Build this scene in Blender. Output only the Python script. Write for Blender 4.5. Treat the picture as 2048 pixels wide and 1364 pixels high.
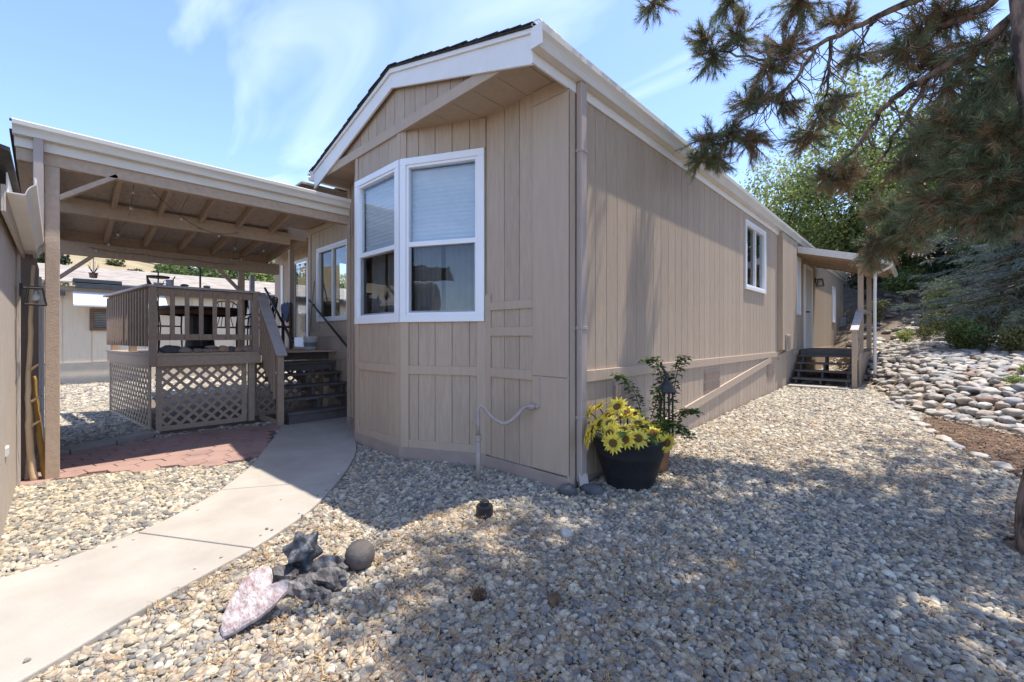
import bpy, bmesh, math, random
import numpy as np
from mathutils import Vector, Matrix, noise as mnoise

rng = np.random.default_rng(7)
random.seed(7)
scene = bpy.context.scene
for o in list(bpy.data.objects):
    bpy.data.objects.remove(o)
COL = scene.collection

# ------------------------------------------------------------------ camera
cam_d = bpy.data.cameras.new('camera')
cam = bpy.data.objects.new('camera', cam_d)
COL.objects.link(cam)
cam.location = (0, 0, 1.35)
cam.rotation_euler = (math.radians(90), 0, math.radians(43.6))
cam_d.sensor_width = 36.0
cam_d.lens = 865 / 2048 * 36
cam_d.shift_y = -7 / 2048
cam_d.clip_start = 0.05
cam_d.clip_end = 3000
scene.camera = cam

# ------------------------------------------------------------------ sun and sky
SUN = Vector((0.15, 0.27, 1.0)).normalized()
EL = math.asin(SUN.z)
AZ = math.atan2(SUN.x, SUN.y)
sun_d = bpy.data.lights.new('sun', 'SUN')
sun = bpy.data.objects.new('sun', sun_d)
COL.objects.link(sun)
sun_d.energy = 2.75
sun_d.angle = math.radians(0.55)
sun_d.color = (1.0, 0.925, 0.81)
sun.rotation_euler = SUN.to_track_quat('Z', 'Y').to_euler()
sun.location = (3, 6, 20)

world = bpy.data.worlds.new('World')
scene.world = world
world.use_nodes = True
wn, wl = world.node_tree.nodes, world.node_tree.links
wn.clear()
w_out = wn.new('ShaderNodeOutputWorld')
w_bg = wn.new('ShaderNodeBackground')
w_bg.inputs['Strength'].default_value = 0.145
sky = wn.new('ShaderNodeTexSky')
sky.sky_type = 'NISHITA'
sky.sun_disc = False
sky.sun_elevation = EL
sky.sun_rotation = AZ
sky.altitude = 1600
sky.air_density = 1.0
sky.dust_density = 1.3
sky.ozone_density = 1.5
# thin cirrus: noise on a plane far overhead
tc = wn.new('ShaderNodeTexCoord')
sep = wn.new('ShaderNodeSeparateXYZ')
wl.new(tc.outputs['Generated'], sep.inputs[0])
mx = wn.new('ShaderNodeMath'); mx.operation = 'MAXIMUM'; mx.inputs[1].default_value = 0.04
wl.new(sep.outputs['Z'], mx.inputs[0])
comb = wn.new('ShaderNodeCombineXYZ')
for ax in 'XY':
    dv = wn.new('ShaderNodeMath'); dv.operation = 'DIVIDE'
    wl.new(sep.outputs[ax], dv.inputs[0]); wl.new(mx.outputs[0], dv.inputs[1])
    wl.new(dv.outputs[0], comb.inputs[ax])
mp = wn.new('ShaderNodeMapping')
mp.inputs['Rotation'].default_value = (0, 0, math.radians(35))
mp.inputs['Scale'].default_value = (0.5, 1.5, 1)
wl.new(comb.outputs[0], mp.inputs['Vector'])
nz = wn.new('ShaderNodeTexNoise')
nz.inputs['Scale'].default_value = 1.1
nz.inputs['Detail'].default_value = 5
nz.inputs['Roughness'].default_value = 0.5
nz.inputs['Distortion'].default_value = 0.9
wl.new(mp.outputs[0], nz.inputs['Vector'])
cr = wn.new('ShaderNodeValToRGB')
cr.color_ramp.elements[0].position = 0.52
cr.color_ramp.elements[1].position = 0.86
cr.color_ramp.elements[0].color = (0, 0, 0, 1)
cr.color_ramp.elements[1].color = (.34, .34, .34, 1)
wl.new(nz.outputs['Fac'], cr.inputs[0])
mixc = wn.new('ShaderNodeMix'); mixc.data_type = 'RGBA'
wl.new(cr.outputs[0], mixc.inputs['Factor'])
tn_ = wn.new('ShaderNodeMix'); tn_.data_type = 'RGBA'; tn_.blend_type = 'MULTIPLY'; tn_.inputs['Factor'].default_value = 1
tn_.inputs['B'].default_value = (0.91, 0.91, 0.985, 1)
wl.new(sky.outputs[0], tn_.inputs['A'])
wl.new(tn_.outputs['Result'], mixc.inputs['A'])
mixc.inputs['B'].default_value = (7.0, 7.3, 8.2, 1)
wl.new(mixc.outputs['Result'], w_bg.inputs['Color'])
wl.new(w_bg.outputs[0], w_out.inputs[0])

scene.view_settings.view_transform = 'Standard'
scene.view_settings.look = 'None'
scene.view_settings.gamma = 1
scene.view_settings.use_curve_mapping = False
scene.view_settings.exposure = 1.46
scene.render.engine = 'CYCLES'
scene.render.resolution_x, scene.render.resolution_y = 1024, 682
scene.cycles.max_bounces = 10
scene.cycles.transparent_max_bounces = 24
scene.cycles.use_denoising = True

# ------------------------------------------------------------------ materials
MATS = {}
def M(name, c1, c2=None, scale=6.0, rough=0.75, bump=0.0, bscale=80.0, stretch=(1, 1, 1),
      metallic=0.0, spec=0.3, c3=None, lo=0.35, hi=0.65, trans=0.0, island=0.0, detail=5, coat=0):
    if name in MATS:
        return MATS[name]
    m = bpy.data.materials.new(name)
    m.use_nodes = True
    n, l = m.node_tree.nodes, m.node_tree.links
    b = n['Principled BSDF']
    b.inputs['Roughness'].default_value = rough
    b.inputs['Metallic'].default_value = metallic
    b.inputs['Specular IOR Level'].default_value = spec
    if coat:
        b.inputs['Coat Weight'].default_value = coat
    g = n.new('ShaderNodeNewGeometry')
    mpn = n.new('ShaderNodeMapping')
    mpn.inputs['Scale'].default_value = stretch
    l.new(g.outputs['Position'], mpn.inputs['Vector'])
    c2 = c2 or tuple(v * 0.8 for v in c1)
    objvar = 0.055 if 'siding' in name else 0
    t = n.new('ShaderNodeTexNoise')
    t.inputs['Scale'].default_value = scale
    t.inputs['Detail'].default_value = detail
    t.inputs['Roughness'].default_value = 0.6
    l.new(mpn.outputs[0], t.inputs['Vector'])
    r = n.new('ShaderNodeValToRGB')
    r.color_ramp.elements[0].position = lo
    r.color_ramp.elements[1].position = hi
    r.color_ramp.elements[0].color = (*c1, 1)
    r.color_ramp.elements[1].color = (*c2, 1)
    if c3:
        e = r.color_ramp.elements.new(0.5 * (lo + hi)); e.color = (*c3, 1)
    l.new(t.outputs['Fac'], r.inputs[0])
    colr = r.outputs[0]
    if island:
        hs = n.new('ShaderNodeHueSaturation')
        mr = n.new('ShaderNodeMapRange')
        mr.inputs['To Min'].default_value = 1 - island
        mr.inputs['To Max'].default_value = 1 + island
        l.new(g.outputs['Random Per Island'], mr.inputs['Value'])
        l.new(mr.outputs[0], hs.inputs['Value'])
        mr2 = n.new('ShaderNodeMapRange')
        mr2.inputs['To Min'].default_value = 0.5 - island * 0.06
        mr2.inputs['To Max'].default_value = 0.5 + island * 0.06
        l.new(g.outputs['Random Per Island'], mr2.inputs['Value'])
        l.new(mr2.outputs[0], hs.inputs['Hue'])
        l.new(colr, hs.inputs['Color'])
        colr = hs.outputs[0]
    if objvar:
        # each board was painted and faded a little differently
        oi = n.new('ShaderNodeObjectInfo'); hv = n.new('ShaderNodeHueSaturation'); mv = n.new('ShaderNodeMapRange')
        mv.inputs['To Min'].default_value = 1 - objvar; mv.inputs['To Max'].default_value = 1 + objvar
        l.new(oi.outputs['Random'], mv.inputs['Value']); l.new(mv.outputs[0], hv.inputs['Value']); l.new(colr, hv.inputs['Color']); colr = hv.outputs[0]
    l.new(colr, b.inputs['Base Color'])
    if bump:
        t2 = n.new('ShaderNodeTexNoise')
        t2.inputs['Scale'].default_value = bscale
        t2.inputs['Detail'].default_value = 6
        l.new(mpn.outputs[0], t2.inputs['Vector'])
        bp = n.new('ShaderNodeBump')
        bp.inputs['Strength'].default_value = bump
        bp.inputs['Distance'].default_value = 0.01
        l.new(t2.outputs['Fac'], bp.inputs['Height'])
        l.new(bp.outputs[0], b.inputs['Normal'])
    if trans:
        tr = n.new('ShaderNodeBsdfTranslucent')
        l.new(colr, tr.inputs['Color'])
        ms = n.new('ShaderNodeMixShader')
        ms.inputs[0].default_value = trans
        l.new(b.outputs[0], ms.inputs[1]); l.new(tr.outputs[0], ms.inputs[2])
        l.new(ms.outputs[0], n['Material Output'].inputs['Surface'])
    MATS[name] = m
    return m

def glass_mat(name, tint=(0.86, 0.89, 0.9), refl=1.0):
    m = bpy.data.materials.new(name); m.use_nodes = True
    n, l = m.node_tree.nodes, m.node_tree.links
    n.remove(n['Principled BSDF'])
    tp = n.new('ShaderNodeBsdfTransparent'); tp.inputs[0].default_value = (*tint, 1)
    gl = n.new('ShaderNodeBsdfGlossy'); gl.inputs['Roughness'].default_value = 0.015
    gl.inputs['Color'].default_value = (0.95, 0.97, 1.0, 1)
    dt = n.new('ShaderNodeVectorMath'); dt.operation = 'DOT_PRODUCT'
    gq = n.new('ShaderNodeNewGeometry'); l.new(gq.outputs['Normal'], dt.inputs[0]); l.new(gq.outputs['Incoming'], dt.inputs[1])
    ab = n.new('ShaderNodeMath'); ab.operation = 'ABSOLUTE'; l.new(dt.outputs['Value'], ab.inputs[0])
    om = n.new('ShaderNodeMath'); om.operation = 'SUBTRACT'; om.inputs[0].default_value = 1; l.new(ab.outputs[0], om.inputs[1])
    pw = n.new('ShaderNodeMath'); pw.operation = 'POWER'; pw.inputs[1].default_value = 5; l.new(om.outputs[0], pw.inputs[0])
    fr = n.new('ShaderNodeMath'); fr.operation = 'MULTIPLY_ADD'; fr.inputs[1].default_value = .93; fr.inputs[2].default_value = .065; l.new(pw.outputs[0], fr.inputs[0])
    nt = n.new('ShaderNodeTexNoise'); nt.inputs['Scale'].default_value = 2.5
    gg = n.new('ShaderNodeNewGeometry'); l.new(gg.outputs['Position'], nt.inputs['Vector'])
    bp = n.new('ShaderNodeBump'); bp.inputs['Strength'].default_value = 0.05; bp.inputs['Distance'].default_value = 0.05
    l.new(nt.outputs['Fac'], bp.inputs['Height'])
    l.new(bp.outputs[0], gl.inputs['Normal'])
    mu = n.new('ShaderNodeMath'); mu.operation = 'MULTIPLY'; mu.inputs[1].default_value = refl; mu.use_clamp = True
    l.new(fr.outputs[0], mu.inputs[0])
    ms = n.new('ShaderNodeMixShader')
    l.new(mu.outputs[0], ms.inputs[0]); l.new(tp.outputs[0], ms.inputs[1]); l.new(gl.outputs[0], ms.inputs[2])
    l.new(ms.outputs[0], n['Material Output'].inputs['Surface'])
    return m

TAUPE = (0.465, 0.362, 0.268); TAUPE2 = (0.40, 0.31, 0.228)
SIDING = M('siding_paint', TAUPE, TAUPE2, scale=2.2, rough=0.62, bump=0.55, bscale=9, stretch=(16, 16, 1.6), spec=0.35)
TRIM = M('taupe_trim', (0.465, 0.362, 0.268), (0.43, 0.333, 0.246), scale=1.3, rough=0.6, bump=0.35, bscale=9, stretch=(16, 16, 1.6), spec=0.35)
CURB = M('curb_paint', (0.37, 0.29, 0.24), (0.31, 0.24, 0.20), scale=4, rough=0.7, bump=0.3, bscale=40)
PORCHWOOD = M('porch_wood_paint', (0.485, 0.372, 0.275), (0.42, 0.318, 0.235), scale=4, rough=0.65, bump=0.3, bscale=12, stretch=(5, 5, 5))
RAILWOOD = M('rail_wood_paint', (0.40, 0.298, 0.22), (0.325, 0.24, 0.178), scale=5, rough=0.65, bump=0.3, bscale=14, stretch=(5, 5, 5))
CAPWOOD = M('rail_cap_paint', (0.48, 0.44, 0.43), (0.38, 0.345, 0.335), scale=6, rough=0.5, bump=0.2, bscale=30)
TREAD = M('tread_paint', (0.125, 0.112, 0.107), (0.09, 0.082, 0.08), scale=9, rough=0.6, bump=0.2, bscale=50)
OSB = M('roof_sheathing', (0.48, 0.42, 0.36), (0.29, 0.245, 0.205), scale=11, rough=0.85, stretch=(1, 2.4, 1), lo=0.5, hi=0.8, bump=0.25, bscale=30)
WHITE = M('white_trim', (0.80, 0.79, 0.76), (0.74, 0.73, 0.70), scale=3, rough=0.45, bump=0.08, bscale=40, spec=0.4)
VINYL = M('white_vinyl', (0.82, 0.83, 0.85), (0.78, 0.79, 0.81), scale=2, rough=0.35, spec=0.45)
GUTTER = M('gutter_metal', (0.72, 0.68, 0.60), (0.65, 0.61, 0.53), scale=3, rough=0.35, spec=0.5, stretch=(4, 0.6, 4))
DOWNSP = M('downspout_paint', (0.43, 0.35, 0.30), (0.39, 0.31, 0.265), scale=3, rough=0.45, spec=0.45)
SHINGLE = M('dark_shingle', (0.055, 0.05, 0.048), (0.025, 0.023, 0.023), scale=25, rough=0.95, bump=0.5, bscale=150)
CONC = M('concrete', (0.41, 0.375, 0.325), (0.315, 0.283, 0.24), scale=2.2, rough=0.9, bump=0.3, bscale=180, lo=0.35, hi=0.78, detail=12)
CONC2 = M('concrete_block', (0.36, 0.33, 0.29), (0.29, 0.265, 0.235), scale=5, rough=0.92, bump=0.3, bscale=150)
BLACK = M('black_metal', (0.018, 0.017, 0.017), (0.03, 0.028, 0.027), scale=8, rough=0.42, spec=0.4)
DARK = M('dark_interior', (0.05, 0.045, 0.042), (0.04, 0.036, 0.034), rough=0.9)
GLASS = glass_mat('window_glass')
GLASS2 = glass_mat('screened_glass', (0.66, 0.67, 0.67), 0.8)
BLIND = M('cellular_shade', (0.78, 0.80, 0.83), (0.74, 0.76, 0.80), rough=0.85)
CURTAIN = M('sheer_curtain', (0.66, 0.65, 0.62), (0.58, 0.57, 0.55), rough=0.9, trans=0.2)
SOIL = M('dirt', (0.20, 0.155, 0.115), (0.12, 0.092, 0.07), scale=3, rough=0.95, bump=0.6, bscale=30, detail=8)
PVC = M('painted_pipe', (0.40, 0.33, 0.28), (0.34, 0.28, 0.24), scale=8, rough=0.5)

# ------------------------------------------------------------------ mesh helpers
class MB:
    def __init__(s):
        s.v, s.f = [], []
    def add(s, vs, fs):
        o = len(s.v)
        s.v += [tuple(p) for p in vs]
        s.f += [tuple(i + o for i in f) for f in fs]
        return s
    def box(s, x0, x1, y0, y1, z0, z1):
        return s.add([(x0, y0, z0), (x1, y0, z0), (x1, y1, z0), (x0, y1, z0), (x0, y0, z1), (x1, y0, z1), (x1, y1, z1), (x0, y1, z1)],
                     [(0, 3, 2, 1), (4, 5, 6, 7), (0, 1, 5, 4), (1, 2, 6, 5), (2, 3, 7, 6), (3, 0, 4, 7)])
    def fbox(s, F, u0, u1, d0, d1, z0, z1):
        # box in a wall's frame: u along the wall, d outward, z up
        P = [F(u0, d1, z0), F(u1, d1, z0), F(u1, d0, z0), F(u0, d0, z0), F(u0, d1, z1), F(u1, d1, z1), F(u1, d0, z1), F(u0, d0, z1)]
        return s.add(P, [(0, 3, 2, 1), (4, 5, 6, 7), (0, 1, 5, 4), (1, 2, 6, 5), (2, 3, 7, 6), (3, 0, 4, 7)])
    def beam(s, p0, p1, w, h, up=(0, 0, 1)):
        p0, p1 = Vector(p0), Vector(p1)
        d = (p1 - p0).normalized(); up = Vector(up)
        a = d.cross(up)
        if a.length < 1e-4: a = d.cross(Vector((1, 0, 0)))
        a.normalize(); b = a.cross(d).normalized()
        P = []
        for p in (p0, p1):
            for sa, sb in ((-1, -1), (1, -1), (1, 1), (-1, 1)):
                P.append(p + a * (w / 2 * sa) + b * (h / 2 * sb))
        return s.add(P, [(0, 1, 2, 3), (7, 6, 5, 4), (0, 4, 5, 1), (1, 5, 6, 2), (2, 6, 7, 3), (3, 7, 4, 0)])
    def tube(s, pts, rad, n=8, cap=True, jit=0.0):
        pts = [Vector(p) for p in pts]
        if not hasattr(rad, '__len__'): rad = [rad] * len(pts)
        o = len(s.v); ref = None
        for i, p in enumerate(pts):
            d = (pts[min(i + 1, len(pts) - 1)] - pts[max(i - 1, 0)]).normalized()
            if ref is None:
                ref = d.cross(Vector((0, 0, 1)))
                if ref.length < 0.1: ref = d.cross(Vector((1, 0, 0)))
            a = (ref - d * ref.dot(d)).normalized(); ref = a
            b = d.cross(a)
            for k in range(n):
                t = 2 * math.pi * k / n
                r = rad[i] * (1 + (random.random() - .5) * jit)
                s.v.append(tuple(p + (a * math.cos(t) + b * math.sin(t)) * r))
        for i in range(len(pts) - 1):
            for k in range(n):
                k2 = (k + 1) % n
                s.f.append((o + i * n + k, o + i * n + k2, o + (i + 1) * n + k2, o + (i + 1) * n + k))
        if cap:
            s.f.append(tuple(o + k for k in range(n - 1, -1, -1)))
            e = o + (len(pts) - 1) * n
            s.f.append(tuple(e + k for k in range(n)))
        return s
    def lathe(s, prof, c=(0, 0, 0), n=32, axis=None):
        o = len(s.v)
        for r, z in prof:
            for k in range(n):
                t = 2 * math.pi * k / n
                s.v.append((c[0] + r * math.cos(t), c[1] + r * math.sin(t), c[2] + z))
        for i in range(len(prof) - 1):
            for k in range(n):
                k2 = (k + 1) % n
                s.f.append((o + i * n + k, o + i * n + k2, o + (i + 1) * n + k2, o + (i + 1) * n + k))
        if prof[0][0] > 1e-5: s.f.append(tuple(o + k for k in range(n - 1, -1, -1)))
        if prof[-1][0] > 1e-5: s.f.append(tuple(o + (len(prof) - 1) * n + k for k in range(n)))
        return s
    def prism(s, poly, z0, z1):
        n = len(poly)
        a = sum(poly[i][0] * poly[(i + 1) % n][1] - poly[(i + 1) % n][0] * poly[i][1] for i in range(n))
        if a < 0: poly = poly[::-1]
        vs = [(p[0], p[1], z0) for p in poly] + [(p[0], p[1], z1) for p in poly]
        fs = [tuple(range(n - 1, -1, -1)), tuple(range(n, 2 * n))] + [(i, (i + 1) % n, n + (i + 1) % n, n + i) for i in range(n)]
        return s.add(vs, fs)
    def sweep(s, prof, A, B):
        # closed profile (list of world offset vectors) swept straight from A to B
        A, B = Vector(A), Vector(B); n = len(prof)
        vs = [A + Vector(p) for p in prof] + [B + Vector(p) for p in prof]
        return s.add(vs, [(i, (i + 1) % n, n + (i + 1) % n, n + i) for i in range(n)] + [tuple(range(n - 1, -1, -1)), tuple(range(n, 2 * n))])

ORG = {}
def tag(o, label, cat, group=None):
    o['label'] = label; o['category'] = cat
    if group: o['group'] = group
    return o
def thing(name, label, cat, loc=(0, 0, 0), group=None):
    o = bpy.data.objects.new(name, None)
    o.empty_display_size = 0.1
    o.location = loc; COL.objects.link(o)
    ORG[o.name] = Vector(loc)
    return tag(o, label, cat, group)
def setting(name, loc=(0, 0, 0)):
    o = bpy.data.objects.new(name, None); o.empty_display_size = 0.1
    o.location = loc; COL.objects.link(o); ORG[o.name] = Vector(loc); o['kind'] = 'structure'
    return o
def org(o):
    return ORG.get(o.name, Vector((0, 0, 0))) if o else Vector((0, 0, 0))
def link(name, mesh, mat, parent=None, smooth=False, bev=0.0):
    o = bpy.data.objects.new(name, mesh); COL.objects.link(o)
    if mat is not None:
        for m in (mat if isinstance(mat, (list, tuple)) else [mat]):
            mesh.materials.append(m)
    if smooth:
        mesh.polygons.foreach_set('use_smooth', [True] * len(mesh.polygons))
    if bev:
        b = o.modifiers.new('bevel', 'BEVEL'); b.width = bev; b.segments = 2; b.limit_method = 'ANGLE'
    if parent is not None:
        o.parent = parent; ORG[o.name] = org(parent)
    return o
def build(mb, name, mat, parent=None, smooth=False, bev=0.0, fix=True):
    og = org(parent)
    me = bpy.data.meshes.new(name)
    me.from_pydata([(v[0] - og.x, v[1] - og.y, v[2] - og.z) for v in mb.v], [], mb.f)
    if fix:
        bm = bmesh.new(); bm.from_mesh(me)
        bmesh.ops.recalc_face_normals(bm, faces=bm.faces)
        bm.to_mesh(me); bm.free()
    return link(name, me, mat, parent, smooth, bev)
def solo(mb, name, mat, label, cat, group=None, smooth=False, bev=0.0):
    # one-mesh thing with its origin at its base centre
    a = np.array(mb.v); c = (a.min(0) + a.max(0)) / 2; c[2] = a[:, 2].min()
    mb.v = [tuple(np.array(p) - c) for p in mb.v]
    o = build(mb, name, mat, None, smooth, bev)
    o.location = c
    return tag(o, label, cat, group)
def np_mesh(name, V, F, mat, parent=None, smooth=False):
    me = bpy.data.meshes.new(name)
    V = np.asarray(V, dtype=np.float32); F = np.asarray(F, dtype=np.int32)
    if parent is not None: V = V - np.array(org(parent), dtype=np.float32)
    k = F.shape[1]
    me.vertices.add(len(V)); me.vertices.foreach_set('co', V.ravel())
    me.loops.add(F.size); me.loops.foreach_set('vertex_index', F.ravel())
    me.polygons.add(len(F)); me.polygons.foreach_set('loop_start', np.arange(0, F.size, k, dtype=np.int32))
    me.update(calc_edges=True)
    return link(name, me, mat, parent, smooth)
def rock_mb(c, sx, sy, sz, seed, rough=0.25, sub=3, rz=0.0, freq=1.3, flat=0.0):
    bm = bmesh.new(); bmesh.ops.create_icosphere(bm, subdivisions=sub, radius=1.0)
    mb = MB(); off = Vector((seed * 7.31, seed * 3.17, seed * 1.93))
    cz, sn = math.cos(rz), math.sin(rz)
    for v in bm.verts:
        p = v.co.copy()
        k = 1 + rough * mnoise.noise(p * freq + off) + rough * .4 * mnoise.noise(p * freq * 2.7 + off)
        p = p * k
        x, y, z = p.x * sx, p.y * sy, max(p.z, -1 + flat) * sz
        mb.v.append((c[0] + x * cz - y * sn, c[1] + x * sn + y * cz, c[2] + z))
    mb.f = [tuple(v.index for v in f.verts) for f in bm.faces]
    bm.free()
    return mb
def frame(p0, p1):
    p0, p1 = Vector(p0), Vector(p1)
    u = (p1 - p0).normalized(); n = Vector((u.y, -u.x))
    f = lambda a, d, z: (p0.x + u.x * a + n.x * d, p0.y + u.y * a + n.y * d, z)
    f.L = (p1 - p0).length; f.rz = math.atan2(u.y, u.x); f.p0 = p0; f.u = u; f.n = n
    return f
def inside(px, py, poly):
    px, py = np.asarray(px), np.asarray(py)
    r = np.zeros(px.shape, bool); n = len(poly)
    for i in range(n):
        x0, y0 = poly[i]; x1, y1 = poly[(i + 1) % n]
        if y0 == y1: continue
        c = ((y0 > py) != (y1 > py)) & (px < (x1 - x0) * (py - y0) / (y1 - y0) + x0)
        r ^= c
    return r
def spline(pts, n=8):
    P = [Vector((*p, 0)) if len(p) == 2 else Vector(p) for p in pts]
    out = []
    for i in range(len(P) - 1):
        a, b, c, d = P[max(i - 1, 0)], P[i], P[i + 1], P[min(i + 2, len(P) - 1)]
        for k in range(n):
            t = k / n
            out.append(0.5 * ((2 * b) + (c - a) * t + (2 * a - 5 * b + 4 * c - d) * t * t + (3 * b - a - 3 * c + d) * t ** 3))
    out.append(P[-1])
    return [tuple(p) for p in out]

# ------------------------------------------------------------------ terrain
def H(x, y):
    x = np.asarray(x, float); y = np.asarray(y, float)
    base = np.interp(y, [3.1, 5.2, 11.4, 16], [0, 0.10, 0.26, 0.42])
    base = base * np.clip((x + 9) / 5, 0, 1)
    yb = np.interp(x, [-9, -2.4, -0.95, 0.15, 0.9, 3, 8], [24, 17.5, 12.2, 8.3, 7.6, 6.6, 5.5])
    s = np.maximum(y - yb, 0)
    hill = 1.02 * (1 - np.exp(-0.24 * s)) * np.clip(s / 1.2, .35, 1)
    hill = hill + np.minimum(0.30 * np.maximum(y - 17.3, 0) + 0.004 * np.maximum(x - 2, 0) * np.maximum(y - 17, 0), 9) * np.clip((x + 14) / 8, 0, 1)
    return base + hill
xs = np.concatenate([np.linspace(-400, -40, 19)[:-1], np.linspace(-40, -9, 26)[:-1], np.arange(-9, 5, 0.25), np.linspace(5, 40, 24)[:-1], np.linspace(40, 400, 15)])
ys = np.concatenate([np.linspace(-400, -30, 16)[:-1], np.linspace(-30, -2, 18)[:-1], np.arange(-2, 18, 0.25), np.linspace(18, 60, 34)[:-1], np.linspace(60, 600, 19)])
GX, GY = np.meshgrid(xs, ys)
GZ = H(GX, GY) - 0.02
idx = np.arange(GX.size).reshape(GX.shape)
gf = np.stack([idx[:-1, :-1], idx[:-1, 1:], idx[1:, 1:], idx[1:, :-1]], -1).reshape(-1, 4)
ground = np_mesh('ground', np.stack([GX, GY, GZ], -1).reshape(-1, 3), gf, SOIL, None, True)
ground['kind'] = 'structure'

# far dry hillside behind the neighbouring house
HILLM = M('dry_grass_hill', (0.36, 0.285, 0.17), (0.22, 0.20, 0.105), scale=0.16, rough=0.95, c3=(0.30, 0.24, 0.145), detail=8)
hx = np.linspace(-210, -45, 34); hyy = np.linspace(-110, 150, 53)
HX, HY = np.meshgrid(hx, hyy)
def HH(x, y):
    d = -x + 0.42 * (y - 5) * (y > 5)
    ramp = np.clip((-np.asarray(x) - 45) / 85, 0, 1)
    return ramp ** 1.25 * (19.2 - 0.085 * (np.asarray(y) - 8) + 1.6 * np.sin(np.asarray(y) * .06) + 0.9 * np.sin(np.asarray(y) * .17 + 1)) - 0.3
HZ = HH(HX, HY)
hi_ = np.arange(HX.size).reshape(HX.shape)
hf = np.stack([hi_[:-1, :-1], hi_[:-1, 1:], hi_[1:, 1:], hi_[1:, :-1]], -1).reshape(-1, 4)
hill = np_mesh('hill', np.stack([HX, HY, HZ], -1).reshape(-1, 3), hf, HILLM, None, True)
hill['kind'] = 'structure'

# ------------------------------------------------------------------ concrete walkway (slabs) and pavers
WL0 = [(-3.60, -1.1), (-3.66, -0.55), (-3.687, -0.22), (-3.732, 0.03), (-3.875, 0.37)]
WL1 = [(-3.875, 0.37), (-4.12, 0.68), (-4.43, 0.97)]
WL2 = [(-4.43, 0.97), (-5.0, 1.35), (-5.726, 1.714), (-6.4, 2.05), (-6.99, 2.31)]
WR0 = [(-2.30, -0.75), (-2.41, -0.35), (-2.553, -0.042), (-2.776, 0.315), (-3.05, 0.85)]
WR1 = [(-3.05, 0.85), (-3.27, 1.17), (-3.525, 1.457), (-3.93, 1.80)]
WR2 = [(-3.93, 1.80), (-4.3, 2.08), (-4.72, 2.36), (-5.1, 2.56), (-5.28, 2.63)]
walkway = setting('walkway')
def xy(l): return [(p[0], p[1]) for p in l]
s0 = xy(spline(WL0, 6)) + xy(spline(WR0, 6))[::-1]
s1 = xy(spline(WL1, 6)) + xy(spline(WR1, 6))[::-1]
s2 = xy(spline(WL2, 6)) + [(-6.99, 3.56), (-6.48, 3.56), (-6.48, 3.09), (-6.30, 3.09)] + xy(spline(WR2, 6))[::-1]
def shrink(poly, d):
    c = np.mean(poly, 0); return [tuple(np.array(p) + (c - np.array(p)) / np.linalg.norm(c - np.array(p)) * d) for p in poly]
for sp in (s0, s1, s2):
    build(MB().prism(shrink(sp, 0.006), -0.12, 0.028), 'slab', CONC, walkway, bev=0.008)
WALKPOLY = xy(spline(WL0, 6)) + xy(spline(WL1, 6)) + s2[:len(spline(WL2, 6)) + 4] + xy(spline(WR2, 6))[::-1] + xy(spline(WR1, 6))[::-1] + xy(spline(WR0, 6))[::-1]

PAV = M('red_paver', (0.33, 0.215, 0.185), (0.255, 0.165, 0.148), scale=2.3, rough=0.88, bump=0.35, bscale=90, c3=(0.34, 0.22, 0.185), lo=0.3, hi=0.7)
PAVPOLY = [(-5.93, -0.25), (-5.86, 0.35), (-5.62, 0.85), (-5.36, 1.2), (-5.32, 1.48), (-5.726, 1.70), (-6.4, 2.04), (-6.98, 2.30), (-7.2, 2.36), (-7.42, 1.6), (-7.36, 0.84), (-7.1, 0.3), (-7.05, -0.25)]
pavers = setting('paver_path')
build(MB().prism(PAVPOLY, -0.06, -0.004), 'bedding', SOIL, pavers)
hexm = MB().prism([(0.128 * math.cos(math.radians(60 * k + 12)), 0.128 * math.sin(math.radians(60 * k + 12))) for k in range(6)], 0, 0.05)
pav_o = None
s = 0.2295
for i in range(-2, 16):
    for j in range(-2, 18):
        a = math.radians(42)
        bx_, by_ = s * (i + 0.5 * j), s * 0.866 * j
        # lattice turned with the hexagons
        cx_ = -7.6 + (bx_ - 1.0) * math.cos(a) - (by_ - 0.6) * math.sin(a) + 1.1
        cy_ = 0.6 + (bx_ - 1.0) * math.sin(a) + (by_ - 0.6) * math.cos(a) - 0.4
        if not inside(np.array([cx_]), np.array([cy_]), PAVPOLY)[0]: continue
        if pav_o is None:
            pav_o = build(hexm, 'paver', PAV, pavers, bev=0.006); q = pav_o
        else:
            q = pav_o.copy(); COL.objects.link(q); q.parent = pavers
        q.location = (cx_, cy_, -0.028 + random.uniform(-0.003, 0.003))
        q.rotation_euler = (random.uniform(-.012, .012), random.uniform(-.012, .012), random.uniform(-.015, .015))
# concrete edging blocks beyond the pavers
edge_line = [(-7.0, -0.30), (-7.2, 0.10), (-7.42, 0.52), (-7.66, 0.92)]
blocks = setting('paver_edging')
for i in range(3):
    a, b = Vector(edge_line[i]), Vector(edge_line[i + 1]); d = (b - a).normalized(); nn = Vector((-d.y, d.x)) * 0.24
    a2, b2 = a + d * 0.008, b - d * 0.008
    build(MB().prism([tuple(a2), tuple(b2), tuple(b2 + nn), tuple(a2 + nn)], -0.05, 0.045), 'edging_block', CONC2, blocks, bev=0.008)

# ------------------------------------------------------------------ house
XR, XL, YC, YG, YE = -2.27, -6.46, 3.10, 2.63, 21.2
RX = -4.36                                                   # ridge
house = thing('mobile_home', 'long taupe mobile home with white trimmed gable, bay window and vertical groove siding', 'house', (-4.36, 3.1, 0))
HB = org(house)
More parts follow.
